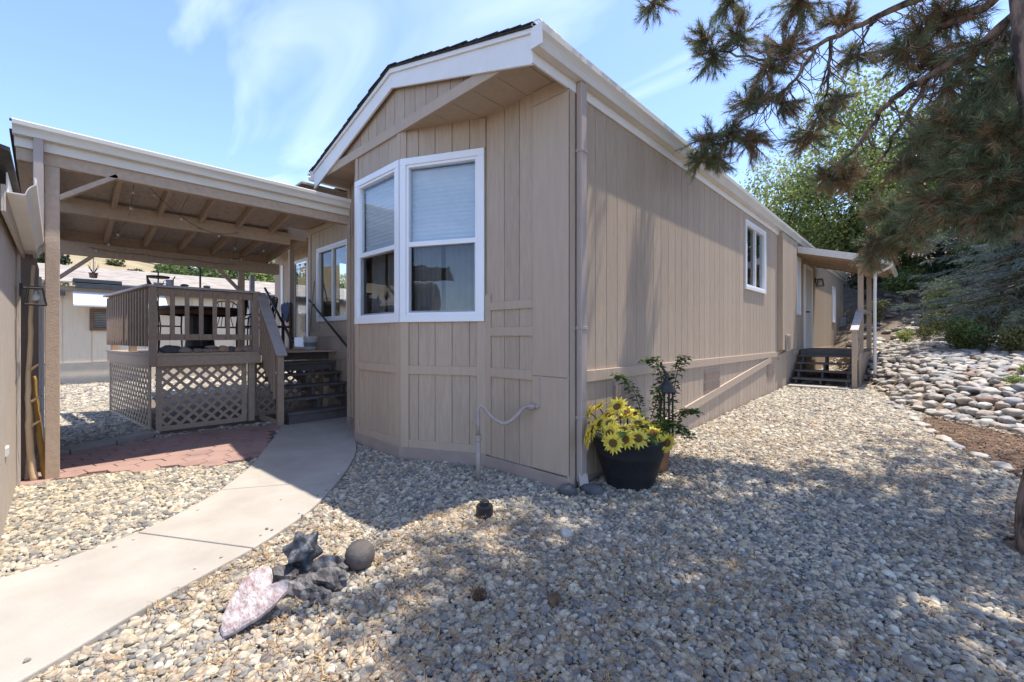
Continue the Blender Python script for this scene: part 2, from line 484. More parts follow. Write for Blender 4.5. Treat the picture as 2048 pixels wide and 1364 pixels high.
# unit board: front vertical edges chamfered; x width, y inward, z up
_c = 0.018
bd = bpy.data.meshes.new('siding_board')
bd.from_pydata([(0, .5, 0), (_c, 0, 0), (1 - _c, 0, 0), (1, .5, 0), (1, 1, 0), (0, 1, 0), (0, .5, 1), (_c, 0, 1), (1 - _c, 0, 1), (1, .5, 1), (1, 1, 1), (0, 1, 1)], [],
               [(5, 4, 3, 2, 1, 0), (6, 7, 8, 9, 10, 11), (0, 1, 7, 6), (1, 2, 8, 7), (2, 3, 9, 8), (3, 4, 10, 9), (4, 5, 11, 10), (5, 0, 6, 11)])
bd.materials.append(SIDING)
BD = {'siding': bd}
def board_mesh(mat):
    if mat.name not in BD:
        m = bd.copy(); m.materials.clear(); m.materials.append(mat); BD[mat.name] = m
    return BD[mat.name]
def siding(root, wall_name, F, z0, z1, openings=(), pitch=0.2032, start=0.0, mat=None, u0=0.0, u1=None, thick=0.010, gap=0.006):
    """backing part with separate siding boards as its pieces; openings are (u0,u1,z0,z1)"""
    mesh = bd if mat is None else board_mesh(mat)
    u1 = F.L if u1 is None else u1
    cuts = sorted(set([u0, u1] + [c for o in openings for c in o[:2]] + [u for u in np.arange(u0 + (start or 0), u1, pitch) if u0 + 0.02 < u < u1 - 0.02]))
    wall = MB(); pieces = []
    for a, b in zip(cuts[:-1], cuts[1:]):
        if b - a < 0.004: continue
        zs = [(z0, z1)]
        for (oa, ob, oz0, oz1) in openings:
            if a >= oa - 1e-6 and b <= ob + 1e-6:
                nzs = []
                for (p, q) in zs:
                    if oz0 > p: nzs.append((p, min(oz0, q)))
                    if oz1 < q: nzs.append((max(oz1, p), q))
                zs = [t for t in nzs if t[1] - t[0] > 0.01]
        for (p, q) in zs:
            wall.fbox(F, a, b, -0.05, -thick, p, q); pieces.append((a, b, p, q))
    w = build(wall, wall_name, mat or SIDING, root)
    og = org(root)
    for (a, b, p, q) in pieces:
        if b - a < 0.03: continue
        o = bpy.data.objects.new('siding_board', mesh); COL.objects.link(o); o.parent = w
        o.location = Vector(F(a + gap / 2, 0, p)) - og
        o.rotation_euler = (0, 0, F.rz)
        o.scale = (b - a - gap, thick - 0.001, q - p)
    return w

FA = frame((-5.28, YG + 0.02), (-4.24, YG + 0.02))
FBn = frame((-4.24, YG + 0.02), (-3.33, YC))
FC = frame((-3.33, YC), (XR, YC))
FD = frame((-6.30, YC), (-5.28, YG + 0.02))
FE = frame((XL, YC), (-6.30, YC))
FR = frame((XR, YC), (XR, YE))
ZS = 3.66
WZ0, WZ1 = 1.52, 3.335
siding(house, 'bay_front_wall', FA, 0.12, ZS, [(0.02, FA.L - 0.02, WZ0 + .03, WZ1 - .03)], start=0.16)
siding(house, 'bay_side_wall', FBn, 0.12, ZS, [(0.02, FBn.L - 0.02, WZ0 + .03, WZ1 - .03)], start=0.22)
siding(house, 'front_wall', FC, 0.12, ZS, start=0.27, pitch=0.205)
siding(house, 'bay_side_wall', FD, 0.12, ZS)
siding(house, 'front_wall', FE, 0.12, ZS)
RW = siding(house, 'right_wall', FR, 0.02, 3.60, [(8.30 - YC, 9.54 - YC, 2.24, 3.38), (12.50 - YC, 12.86 - YC, 1.95, 3.3), (18.25 - YC, 18.7 - YC, 1.9, 3.05)], start=0.03)
# trims ---------------------------------------------------
def trim(F, u0, u1, z0, z1, d=0.018, mat=TRIM, name='trim_board', root=None):
    return build(MB().fbox(F, u0, u1, 0.0005, d, z0, z1), name, mat, root or house, bev=0.003)
BZ = (0.946, 1.04)
for F, l_, r_ in ((FA, 0.075, 0.10), (FBn, 0.105, 0.095)):
    trim(F, 0.0, l_, 0.13, WZ0); trim(F, F.L - r_, F.L, 0.13, WZ0)
    trim(F, l_, F.L - r_, *BZ); trim(F, l_, F.L - r_, 0.13, 0.215, 0.014)
    trim(F, 0.0, l_ * .7, WZ1, ZS - .004, .014); trim(F, F.L - r_ * .7, F.L, WZ1, ZS - .004, .014)
trim(FD, FD.L - 0.1, FD.L, 0.13, ZS - .004); trim(FD, 0, 0.1, 0.13, ZS - .004); trim(FE, 0, 0.1, 0.13, ZS - .004)
trim(FC, 0.0, 0.085, 0.13, 1.80)
cu = FC.L - 0.40
trim(FC, 0.085, cu, *BZ)
trim(FC, 0.0855, cu, 1.366, 1.453, .017); trim(FC, 0.0855, cu, 1.63, 1.712, .017)
trim(FC, cu, FC.L + 0.018, 0.13, 0.99, .017, name='corner_panel'); trim(FC, cu, FC.L + 0.018, 0.994, ZS - 0.14, .0165, name='corner_panel'); trim(FC, cu, FC.L + 0.018, ZS - 0.136, ZS - .004, .016, name='corner_panel')
build(MB().fbox(FR, -0.016, 0.085, 0.0005, 0.018, 0.02, 3.55), 'corner_board', TRIM, house, bev=0.003)
# base curb following the bay
curb = [(XL + .0, YC), (-6.30, YC), (-5.28, YG + .02), (-4.24, YG + .02), (-3.33, YC), (XR, YC)]
for i in range(5):
    F = frame(curb[i], curb[i + 1])
    zt = (0.135, 0.135, 0.135, 0.13, 0.115)[i]
    build(MB().fbox(F, -0.012 if i else 0, F.L + 0.012, -0.1, 0.028, -0.15, zt), 'base_curb', CURB, house, bev=0.006)
build(MB().fbox(FR, -0.02, 8.35, -0.05, 0.012, -0.1, 0.06), 'base_curb', CURB, house, bev=0.006)

# windows ---------------------------------------------------
def window(root, F, u0, u1, z0, z1, style, tw=0.075, name='window'):
    fr = MB()
    tb = tw
    # trim: head, sill, sides butted
    fr.fbox(F, u0, u1, 0.001, 0.034, z1 - tb, z1); fr.fbox(F, u0, u1, 0.001, 0.036, z0, z0 + tb)
    fr.fbox(F, u0, u0 + tb, 0.001, 0.034, z0 + tb, z1 - tb); fr.fbox(F, u1 - tb, u1, 0.001, 0.034, z0 + tb, z1 - tb)
    # raised inner frame
    a, b, p, q = u0 + tb, u1 - tb, z0 + tb, z1 - tb
    e = 0.03
    fr.fbox(F, a, b, -0.05, 0.022, q - e, q); fr.fbox(F, a, b, -0.05, 0.022, p, p + e)
    fr.fbox(F, a, a + e, -0.05, 0.022, p + e, q - e); fr.fbox(F, b - e, b, -0.05, 0.022, p + e, q - e)
    w = build(fr, name, VINYL, root, bev=0.004)
    a, b, p, q = a + e, b - e, p + e, q - e
    if style == 'hung':
        zm = p + (q - p) * 0.47
        build(MB().fbox(F, a, b, -0.04, 0.016, zm - 0.025, zm + 0.028), 'meeting_rail', VINYL, w, bev=0.003)
        build(MB().fbox(F, a, b, -0.022, -0.018, zm + 0.028, q), 'pane', GLASS, w)
        sc = MB(); g = 0.018
        sc.fbox(F, a, b, -0.015, 0.004, p, p + g); sc.fbox(F, a, a + g, -0.015, 0.004, p + g, zm - .025); sc.fbox(F, b - g, b, -0.015, 0.004, p + g, zm - .025)
        build(sc, 'screen_frame', M('screen_grey', (0.35, 0.35, 0.36), rough=.5), w)
        build(MB().fbox(F, a + g, b - g, -0.03, -0.026, p + g, zm - .025), 'pane', GLASS2, w)
        bl = MB(); nfold = int((q - zm) / 0.022); zz = np.linspace(zm - 0.02, q, nfold)
        vs = []
        for i, z in enumerate(zz):
            d = -0.075 - 0.010 * (i % 2)
            vs += [F(a - .02, d, z), F(b + .02, d, z)]
        bl.add(vs, [(2 * i, 2 * i + 1, 2 * i + 3, 2 * i + 2) for i in range(len(zz) - 1)])
        build(bl, 'blind', BLIND, w, fix=False)
        for (c0, c1) in ((a - .02, a + (b - a) * .40), (a + (b - a) * .46, b + .02)):
            cv = MB(); k = 26; vs = []
            for i in range(k + 1):
                uu = c0 + (c1 - c0) * i / k; dd = -0.16 - 0.022 * math.sin(i * 1.35)
                vs += [F(uu, dd, p - 0.1), F(uu, dd, zm + .05)]
            cv.add(vs, [(2 * i, 2 * i + 2, 2 * i + 3, 2 * i + 1) for i in range(k)])
            build(cv, 'curtain', CURTAIN, w, smooth=True, fix=False)
    else:
        um = (a + b) / 2
        build(MB().fbox(F, um - 0.02, um + 0.022, -0.04, 0.016, p, q), 'mullion', VINYL, w, bev=0.003)
        build(MB().fbox(F, a, um - 0.02, -0.030, -0.026, p, q), 'pane', GLASS2 if style == 'slide' else GLASS, w)
        build(MB().fbox(F, um + 0.022, b, -0.022, -0.018, p, q), 'pane', GLASS, w)
    return w
window(house, FA, 0.005, FA.L - 0.004, WZ0, WZ1, 'hung')
window(house, FBn, 0.004, FBn.L - 0.01, WZ0, WZ1, 'hung')
window(house, FR, 8.26 - YC, 9.58 - YC, 2.20, 3.42, 'slide', tw=0.06)
window(house, FR, 12.46 - YC, 12.90 - YC, 1.91, 3.34, 'narrow', tw=0.05)
window(house, FR, 18.2 - YC, 18.75 - YC, 1.86, 3.1, 'narrow', tw=0.05)
# dark room behind the windows
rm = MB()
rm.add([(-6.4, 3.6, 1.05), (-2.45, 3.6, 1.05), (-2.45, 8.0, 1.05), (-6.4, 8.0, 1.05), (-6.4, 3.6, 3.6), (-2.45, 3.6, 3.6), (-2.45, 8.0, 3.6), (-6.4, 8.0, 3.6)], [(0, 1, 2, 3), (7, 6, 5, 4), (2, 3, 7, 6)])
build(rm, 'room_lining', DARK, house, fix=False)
# floor slab of the house, so nothing shows through underneath
build(MB().box(XL + .06, XR - .06, YC + .06, YE - .06, 0.98, 1.03), 'floor', DARK, house)
build(MB().fbox(frame((XR, YE), (XL, YE)), 0, 4.19, -.05, 0, 0, 3.64), 'back_wall', SIDING, house)
build(MB().fbox(frame((XL, YE), (XL, YC)), 0.05, YE - YC, -.05, 0, 0, 3.64), 'left_wall', SIDING, house)

# gable, band, fascia, soffit ---------------------------------
ZE, ZR = 3.805, 4.385
def roof_z(x): return ZR - abs(x - RX) * (ZR - ZE) / 2.10
gb = MB().box(-6.42, -2.32, YG + 0.062, YG + 0.09, 3.67, 3.78)
gable = build(gb, 'gable_wall', SIDING, house)
for x0 in np.arange(-6.42, -2.32, 0.2032):
    x1 = min(x0 + 0.2032 - 0.008, -2.32)
    brk = [x0] + ([RX] if x0 < RX < x1 else []) + [x1]
    top = [(x, min(roof_z(x) - 0.06, 9)) for x in brk]
    n_ = len(brk); y0, y1 = YG + 0.034, YG + 0.06
    poly = [(x0, 3.74), (x1, 3.74)] + top[::-1]
    k = len(poly)
    mb = MB().add([(p[0], y0, p[1]) for p in poly] + [(p[0], y1, p[1]) for p in poly],
                  [tuple(range(k)), tuple(range(2 * k - 1, k - 1, -1))] + [(i, k + i, k + (i + 1) % k, (i + 1) % k) for i in range(k)])
    build(mb, 'siding_board', SIDING, gable)
build(MB().box(-6.46, -2.29, YG - 0.005, YG + 0.033, 3.64, 3.755), 'gable_band', TRIM, house, bev=0.004)
# white rake boards: tapered prisms, mitred at the ridge
def rake(xa, xb, yf, yb, top0, bot0, top1, bot1, name='fascia_board', mat=WHITE):
    P = [(xa, yf, bot0), (xb, yf, bot1), (xb, yf, top1), (xa, yf, top0), (xa, yb, bot0), (xb, yb, bot1), (xb, yb, top1), (xa, yb, top0)]
    return build(MB().add(P, [(0, 1, 2, 3), (7, 6, 5, 4), (0, 4, 5, 1), (1, 5, 6, 2), (2, 6, 7, 3), (3, 7, 4, 0)]), name, mat, house, bev=0.004)
rake(-2.262, RX, YG - 0.032, YG - 0.006, 3.81, 3.525, 4.372, 4.17)
rake(-6.50, RX - .0005, YG - 0.032, YG - 0.006, 3.80, 3.525, 4.372, 4.17)
rake(-2.25, RX, YG - 0.052, YG - 0.0325, 3.83, 3.76, 4.398, 4.33, 'drip_board')
rake(-6.52, RX - .0005, YG - 0.052, YG - 0.0325, 3.82, 3.755, 4.398, 4.33, 'drip_board')
sof = [x for x in np.arange(-6.46, -2.3, 0.31)]
for x0 in sof:
    x1 = min(x0 + 0.304, -2.285)
    build(MB().box(x0, x1, YG + 0.034, YC + 0.06, ZS, ZS + 0.02), 'soffit_panel', TRIM, house)
build(MB().box(-6.44, -2.3, YG + 0.036, YC + 0.06, ZS + 0.021, ZS + 0.04), 'soffit_backing', TRIM, house)
# wall tops above soffit (closed) and roof
roof = MB()
for sgn, xe in ((1, -2.24), (-1, -6.56)):
    ze = roof_z(xe) + 0.01
    P = [(RX, YG - 0.065, ZR - 0.005), (xe, YG - 0.065, ze - .015), (xe, YE + .3, ze - .015), (RX, YE + .3, ZR - 0.005)]
    Q = [(p[0], p[1], p[2] + 0.018) for p in P]
    roof.add(P + Q, [(0, 1, 2, 3), (7, 6, 5, 4), (0, 4, 5, 1), (1, 5, 6, 2), (2, 6, 7, 3), (3, 7, 4, 0)])
roof_o = build(roof, 'roof', SHINGLE, house)
for sgn, xe in ((1, -2.24), (-1, -6.56)):
    n_ = 16
    for i in range(n_):
        f0, f1 = i / n_, (i + 1.25) / n_
        xa = RX + (xe - RX) * f0; xb = RX + (xe - RX) * min(f1, 1.01)
        za, zb = roof_z(xa) + 0.014, roof_z(xb) + 0.024
        yo = YG - 0.07 + random.uniform(-0.008, 0.006)
        P = [(xa, yo, za), (xb, yo, zb), (xb, yo + .3, zb), (xa, yo + .3, za)]
        Q = [(p[0], p[1], p[2] + 0.008 + random.uniform(0, .005)) for p in P]
        build(MB().add(P + Q, [(0, 1, 2, 3), (7, 6, 5, 4), (0, 4, 5, 1), (1, 5, 6, 2), (2, 6, 7, 3), (3, 7, 4, 0)]), 'shingle', SHINGLE, roof_o)
# eave frieze and gutter on the right side
build(MB().box(XR + 0.001, XR + 0.02, YG - 0.03, YE, 3.535, 3.635), 'eave_frieze', WHITE, house, bev=0.003)
build(MB().box(XR - 0.03, XR + 0.018, YG - 0.005, YE + .1, 3.636, 3.80), 'eave_fascia', WHITE, house)
def k_gutter(name, mat, A, B, out, depth, height, parent):
    """K-style gutter: open trough; out = unit vector pointing away from the fascia"""
    o = Vector(out)
    prof = [(0.0, height), (0.0, 0.0), (depth * .62, 0.0), (depth * .70, height * .28), (depth * .80, height * .45), (depth * .98, height * .62), (depth, height * .92), (depth * .90, height)]
    inn = [(depth * .90, height - .006), (depth * .965, height * .9), (depth * .945, height * .64), (depth * .765, height * .47), (depth * .665, height * .3), (depth * .60, 0.006), (0.006, 0.006), (0.006, height)]
    ring = [o * a + Vector((0, 0, b)) for a, b in prof + inn]
    return build(MB().sweep(ring, A, B), name, mat, parent)
gut = k_gutter('gutter', GUTTER, (XR + 0.0205, YG - 0.05, 3.625), (XR + 0.0205, 15.2, 3.625), (1, 0, 0), 0.125, 0.165, house)
build(MB().box(XR + 0.021, XR + 0.14, YG - 0.056, YG - 0.0505, 3.625, 3.79), 'gutter_end', WHITE, house)
k_gutter('gutter', GUTTER, (XR + 0.0205, 15.25, 3.625), (XR + 0.0205, YE + .1, 3.625), (1, 0, 0), 0.125, 0.165, house)
k_gutter('gutter', WHITE, (-6.50, 12.0, 3.66), (-6.50, YG - 0.08, 3.66), (-1, 0, 0), 0.115, 0.13, house)
# curl of white gutter guard at the gutter end
gg = MB()
for k in range(9):
    t = k / 8 * math.pi
    gg.tube([(XR + 0.02 + 0.055 + 0.06 * math.cos(t), YG - 0.055, 3.78 + 0.05 * math.sin(t)), (XR + 0.075 + 0.06 * math.cos(t), YG + 0.2, 3.78 + 0.05 * math.sin(t))], 0.004, 5)
for yy in (YG - .055, YG, YG + .06, YG + .12):
    gg.tube([(XR + 0.075 + 0.06 * math.cos(k / 8 * math.pi), yy, 3.78 + 0.05 * math.sin(k / 8 * math.pi)) for k in range(9)], 0.004, 5)
build(gg, 'gutter_guard', WHITE, house)
# downspout at the front corner
ds = MB()
ds.box(XR + 0.022, XR + 0.082, 3.19, 3.275, 0.06, 3.62)
dso = build(ds, 'downspout', DOWNSP, house, bev=0.008)
for z in (0.62, 1.42, 3.0):
    build(MB().box(XR + 0.0195, XR + 0.088, 3.184, 3.281, z, z + 0.03), 'strap', DOWNSP, dso, bev=0.004)
build(MB().beam((XR + .055, 3.235, 0.13), (XR + .10, 3.20, 0.03), 0.085, 0.065), 'spout', DOWNSP, dso, bev=0.008)

# right wall: skirt band, diagonal rail, vents ----------------
def rbox(y0, y1, d0, d1, z0, z1): return MB().box(XR + d0, XR + d1, y0, y1, z0, z1)
for (y0, y1) in ((3.34, 6.9), (6.903, 10.62)):
    build(rbox(y0, y1, 0.001, 0.028, 0.94, 1.045), 'skirt_band', TRIM, house, bev=0.003)
for (y0, y1) in ((12.05, 16.0), (16.003, 21.15)):
    build(rbox(y0, y1, 0.001, 0.024, 0.95, 1.05), 'skirt_band', TRIM, house, bev=0.003)
build(MB().beam((XR + .015, 4.35, 0.24), (XR + .015, 10.0, 0.90), 0.026, 0.11, (0, 0, 1)), 'diagonal_rail', TRIM, house, bev=0.003)
build(MB().beam((XR + .016, 10.64, 0.92), (XR + .016, 12.0, 1.08), 0.027, 0.10), 'diagonal_rail', TRIM, house, bev=0.003)
VENT = M('vent_plastic', (0.42, 0.33, 0.27), (0.36, 0.28, 0.23), rough=0.5)
for (y0, y1, z0, z1) in ((3.86, 4.28, 0.60, 0.90), (6.35, 6.95, 0.56, 0.88), (9.75, 10.3, 0.55, 0.84)):
    vt = build(rbox(y0, y1, 0.001, 0.008, z0, z1), 'vent', VENT, house)
    n_ = 14
    for i in range(n_):
        yy = y0 + 0.02 + (y1 - y0 - 0.04) * i / (n_ - 1)
        for zz in (z0 + .03, (z0 + z1) / 2 + .01):
            build(MB().beam((XR + .016, yy, zz), (XR + .016, yy, zz + (z1 - z0) / 2 - .04), 0.012, 0.02), 'slat', VENT, vt)
# shallow chase beside the back steps with exhaust hood
build(rbox(10.62, 12.0, 0.001, 0.09, 1.08, 3.59), 'wall_chase', SIDING, house, bev=0.004)
for k in range(7):
    build(rbox(10.62 + k * .2, 10.62 + k * .2 + .19, 0.0905, 0.1, 1.085, 3.585), 'siding_board', SIDING, house)
hood = build(rbox(10.85, 11.25, 0.102, 0.13, 1.06, 1.42), 'exhaust_vent', VENT, house, bev=0.01)
for k in range(5): build(rbox(10.88, 11.22, 0.131, 0.15, 1.22 + k * .036, 1.24 + k * .036), 'slat', VENT, hood)
# back door
door = build(rbox(13.45, 14.35, 0.001, 0.03, 1.06, 3.18), 'door', M('door_paint', (0.62, 0.58, 0.53), (0.57, 0.53, 0.48), rough=.45), house, bev=0.004)
for (a, b, c, d) in ((13.38, 13.449, 1.06, 3.26), (14.351, 14.42, 1.06, 3.26)):
    build(rbox(a, b, 0.001, 0.045, c, d), 'door_casing', WHITE, house, bev=0.003)
build(rbox(13.449, 14.351, 0.001, 0.045, 3.181, 3.26), 'door_casing', WHITE, house, bev=0.003)
for (z0, z1) in ((1.25, 2.0), (2.15, 3.05)):
    for (y0, y1) in ((13.55, 13.85), (13.95, 14.25)): build(rbox(y0, y1, 0.0305, 0.038, z0, z1), 'door_panel', MATS['door_paint'], door, bev=0.004)
build(MB().tube([(XR + .03, 13.55, 2.02), (XR + .09, 13.55, 2.02), (XR + .095, 13.65, 2.02)], 0.018, 8), 'handle', BLACK, door)
def mini_lantern(c, root_name, label, out, s=1.0):
    r = thing(root_name, label, 'lantern', c)
    c = Vector(c); o = Vector(out); sd = Vector((-o.y, o.x, 0))
    build(MB().beam(c, c + o * .02, .1 * s, .16 * s), 'back_plate', BLACK, r)
    build(MB().tube([c + o * .01 + Vector((0, 0, .03 * s)), c + o * .19 * s + Vector((0, 0, .03 * s))], .009, 6), 'arm', BLACK, r)
    lc = c + o * .13 * s
    b, t, zb, zt = .088 * s, .058 * s, -.17 * s, .03 * s
    q = lambda w, z: [lc + o * w * i + sd * w * j + Vector((0, 0, z)) for i, j in ((-1, -1), (1, -1), (1, 1), (-1, 1))]
    B, T = q(b, zb), q(t, zt)
    fm = MB()
    for i in range(4):
        fm.tube([B[i], T[i]], .007, 6); fm.tube([B[i], B[(i + 1) % 4]], .007, 6); fm.tube([T[i], T[(i + 1) % 4]], .007, 6)
    fm.add([p + Vector((0, 0, .006)) for p in T] + [p + Vector((0, 0, .016)) for p in T], [(0, 1, 2, 3), (7, 6, 5, 4), (0, 4, 5, 1), (1, 5, 6, 2), (2, 6, 7, 3), (3, 7, 4, 0)])
    cage = build(fm, 'cage', BLACK, r)
    for i in range(4):
        build(MB().add([B[i], B[(i + 1) % 4], T[(i + 1) % 4], T[i]], [(0, 1, 2, 3)]), 'pane', GLASS, cage, fix=False)
    bulb = MB().lathe([(0.001, -.05 * s), (.028 * s, -.04 * s), (.04 * s, -.01 * s), (.03 * s, .02 * s), (.014 * s, .04 * s), (.014 * s, .07 * s)], lc + Vector((0, 0, -.07 * s)), 16)
    build(bulb, 'bulb', M('frosted_bulb', (.85, .84, .8), rough=.3), r, smooth=True)
    return r
mini_lantern((XR + 0.005, 15.0, 2.98), 'wall_lantern', 'small black lantern beside the back door under the entry roof', (1, 0, 0), .95)
# electric meter box at the far end
mt = thing('meter_box', 'grey electric meter box on the far end of the taupe wall', 'meter box', (XR, 20.3, 1.0))
build(MB().box(XR + .001, XR + .2, 20.0, 20.55, 1.15, 2.1), 'cabinet', M('meter_grey', (.3, .31, .32), rough=.5), mt, bev=.01)
build(MB().tube([(XR + .1, 20.3, 0.3), (XR + .1, 20.3, 1.15)], .04, 8), 'conduit', MATS['meter_grey'], mt)

# ------------------------------------------------------------------ side wing of the house behind the porch
YW = 3.58
FW = frame((-9.2, YW), (XL, YW))
siding(house, 'wing_wall', FW, 0.02, 3.95, [(FW.L - 2.24, FW.L - 1.0, 1.72, 3.05)], start=0.1)
window(house, FW, FW.L - 2.30, FW.L - 0.94, 1.66, 3.11, 'slide', tw=0.06)
trim(FW, 0.12, FW.L - .02, *BZ); trim(FW, 0.12, FW.L - .02, 1.366, 1.453); trim(FW, 0.0, 0.12, 0.05, 3.93); trim(FW, 0.12, FW.L, 3.46, 3.56)
build(MB().fbox(frame((XL, YW), (XL, YC)), 0, YW - YC - .02, 0.001, 0.02, 0, 3.62), 'return_wall', SIDING, house)
FW2 = frame((-13.2, 4.2), (-9.25, 4.2))
siding(house, 'wing_wall', FW2, 0.5, 3.9, [(1.45, 2.4, 1.1, 3.3)])
build(MB().box(-9.25, -9.2, YW + 0.005, 4.2, 0.5, 3.95), 'return_wall', SIDING, house)
build(MB().box(-13.2, -9.2, YW, 4.2, 3.60, 3.64), 'alcove_ceiling', TRIM, house)
build(MB().box(-10.32, -10.22, YW - 0.02, YW + 0.08, 1.1, 3.42), 'alcove_post', TRIM, house, bev=.005)
build(MB().box(-13.2, -9.2, YW - 0.02, YW + 0.08, 3.421, 3.59), 'alcove_header', TRIM, house, bev=.005)
# glazed door and side light in the alcove
dr = MB(); U0, U1 = 1.45, 2.4
dr.fbox(FW2, U0, U1, 0.001, .03, 3.22, 3.3); dr.fbox(FW2, U0, U0 + .09, .001, .03, 1.12, 3.22); dr.fbox(FW2, U1 - .09, U1, .001, .03, 1.12, 3.22); dr.fbox(FW2, U0 + .09, U1 - .09, .001, .028, 1.12, 1.35)
gd = build(dr, 'glazed_door', VINYL, house, bev=.004)
build(MB().fbox(FW2, U0 + .09, U1 - .09, -.02, -.016, 1.35, 3.22), 'pane', GLASS2, gd)
build(MB().fbox(FW2, U0, U1, -.3, -.28, 1.1, 3.3), 'door_backing', DARK, gd)
sl = build(MB().fbox(FW2, 0.55, 0.70, .001, .03, 1.12, 3.3), 'door_casing', VINYL, house, bev=.004)
# wing roof over the alcove, meeting the main roof
build(MB().add([(-13.4, 3.3, 3.7), (-6.3, 3.3, 3.9), (-6.3, 12, 3.9), (-13.4, 12, 3.7), (-13.4, 3.3, 3.76), (-6.3, 3.3, 3.96), (-6.3, 12, 3.96), (-13.4, 12, 3.76)], [(0, 3, 2, 1), (4, 5, 6, 7), (0, 1, 5, 4), (1, 2, 6, 5), (2, 3, 7, 6), (3, 0, 4, 7)]), 'wing_roof', SHINGLE, house)
build(MB().box(-13.2, -6.48, 2.42, YW + .2, 3.57, 3.6), 'wing_soffit', TRIM, house)

# ------------------------------------------------------------------ covered porch roof (posts, beams, rafters)
porch = thing('porch_roof', 'open taupe porch roof on posts with bare rafters and white gutter beside the house', 'porch roof', (-6.0, 0.0, 0))
RS = 0.155                                                   # fall of the roof away from the eave
def rz_(x): return 3.06 + (x + 6.0) * RS                     # rafter underside height
for (x, nm) in ((-6.0, 0), (-7.08, 1), (-8.6, 2)):
    zt = (3.17, 2.95, 2.69)[nm]; zb = (2.965, 2.77, 2.505)[nm]
    y0, y1 = ((-0.26, 2.88), (-0.2, 2.46), (-0.2, 2.8))[nm]
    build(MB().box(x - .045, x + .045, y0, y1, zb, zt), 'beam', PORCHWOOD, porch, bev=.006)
for i, y in enumerate((-0.02, 0.46, 0.89, 1.32, 1.75, 2.18, 2.6)):
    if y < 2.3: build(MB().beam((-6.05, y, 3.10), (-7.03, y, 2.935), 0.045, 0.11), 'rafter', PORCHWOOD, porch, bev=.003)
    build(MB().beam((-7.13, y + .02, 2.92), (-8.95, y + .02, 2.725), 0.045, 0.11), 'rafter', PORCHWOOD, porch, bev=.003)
for (xa, za, xb, zb) in ((-5.93, 3.185, -7.08, 2.99), (-7.08, 2.99, -9.0, 2.79)):
    for (y0, y1) in ((-0.28, 1.1), (1.104, 2.41)) if xa > -7 else ((-0.28, 1.1), (1.104, 2.41), (2.414, 2.7)):
        P = [(xa, y0, za), (xb, y0, zb), (xb, y1, zb), (xa, y1, za)]; Q = [(p[0], p[1], p[2] + .016) for p in P]
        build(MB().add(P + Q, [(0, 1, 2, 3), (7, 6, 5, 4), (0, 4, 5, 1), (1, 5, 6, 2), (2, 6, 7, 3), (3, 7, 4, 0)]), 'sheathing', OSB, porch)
    P = [(xa + .0, -.3, za + .02), (xb, -.3, zb + .02), (xb, 2.42 if xa > -7 else 2.71, zb + .02), (xa, 2.42 if xa > -7 else 2.71, za + .02)]; Q = [(p[0], p[1], p[2] + .02) for p in P]
    build(MB().add(P + Q, [(0, 1, 2, 3), (7, 6, 5, 4), (0, 4, 5, 1), (1, 5, 6, 2), (2, 6, 7, 3), (3, 7, 4, 0)]), 'roofing', SHINGLE, porch)
build(MB().box(-5.954, -5.925, -0.27, 2.86, 3.08, 3.30), 'fascia', GUTTER, porch, bev=.003)
k_gutter('gutter', GUTTER, (-5.9245, -0.28, 3.17), (-5.9245, 2.84, 3.17), (1, 0, 0), 0.11, 0.12, porch)
build(MB().box(-5.954, -5.93, -0.30, 2.4, 3.301, 3.318), 'drip_edge', SHINGLE, porch)
for ya, yb in zip((-0.16, 0.50, 0.93, 1.36, 1.79, 2.22), (0.46, 0.89, 1.32, 1.75, 2.18, 2.60)):
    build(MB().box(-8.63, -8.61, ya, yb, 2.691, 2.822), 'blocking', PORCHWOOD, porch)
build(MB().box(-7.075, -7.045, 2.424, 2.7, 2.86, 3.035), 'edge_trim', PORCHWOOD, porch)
# posts
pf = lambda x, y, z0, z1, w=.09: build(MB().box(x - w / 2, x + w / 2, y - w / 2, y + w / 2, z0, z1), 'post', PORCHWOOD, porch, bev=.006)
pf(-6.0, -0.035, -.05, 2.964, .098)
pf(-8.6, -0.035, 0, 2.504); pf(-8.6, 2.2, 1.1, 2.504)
build(MB().box(-5.92, -5.86, -.155, -.09, 2.3, 3.17), 'downspout', DOWNSP, porch, bev=.006)
# knee braces
build(MB().beam((-6.0, 0.005, 2.68), (-6.0, 0.42, 3.0), .045, .09, (1, 0, 0)), 'brace', PORCHWOOD, porch, bev=.004)
build(MB().beam((-8.6, 0.01, 2.17), (-8.6, 0.36, 2.53), .045, .08, (1, 0, 0)), 'brace', PORCHWOOD, porch, bev=.004)
build(MB().beam((-8.6, 2.17, 2.17), (-8.6, 1.84, 2.53), .045, .08, (1, 0, 0)), 'brace', PORCHWOOD, porch, bev=.004)
# a pale timber post standing further back on the deck
solo(MB().box(-9.78, -9.70, 2.64, 2.72, 1.13, 2.6), 'deck_post', CAPWOOD, 'slim pale post on the deck behind the dark porch post', 'post', bev=.005)

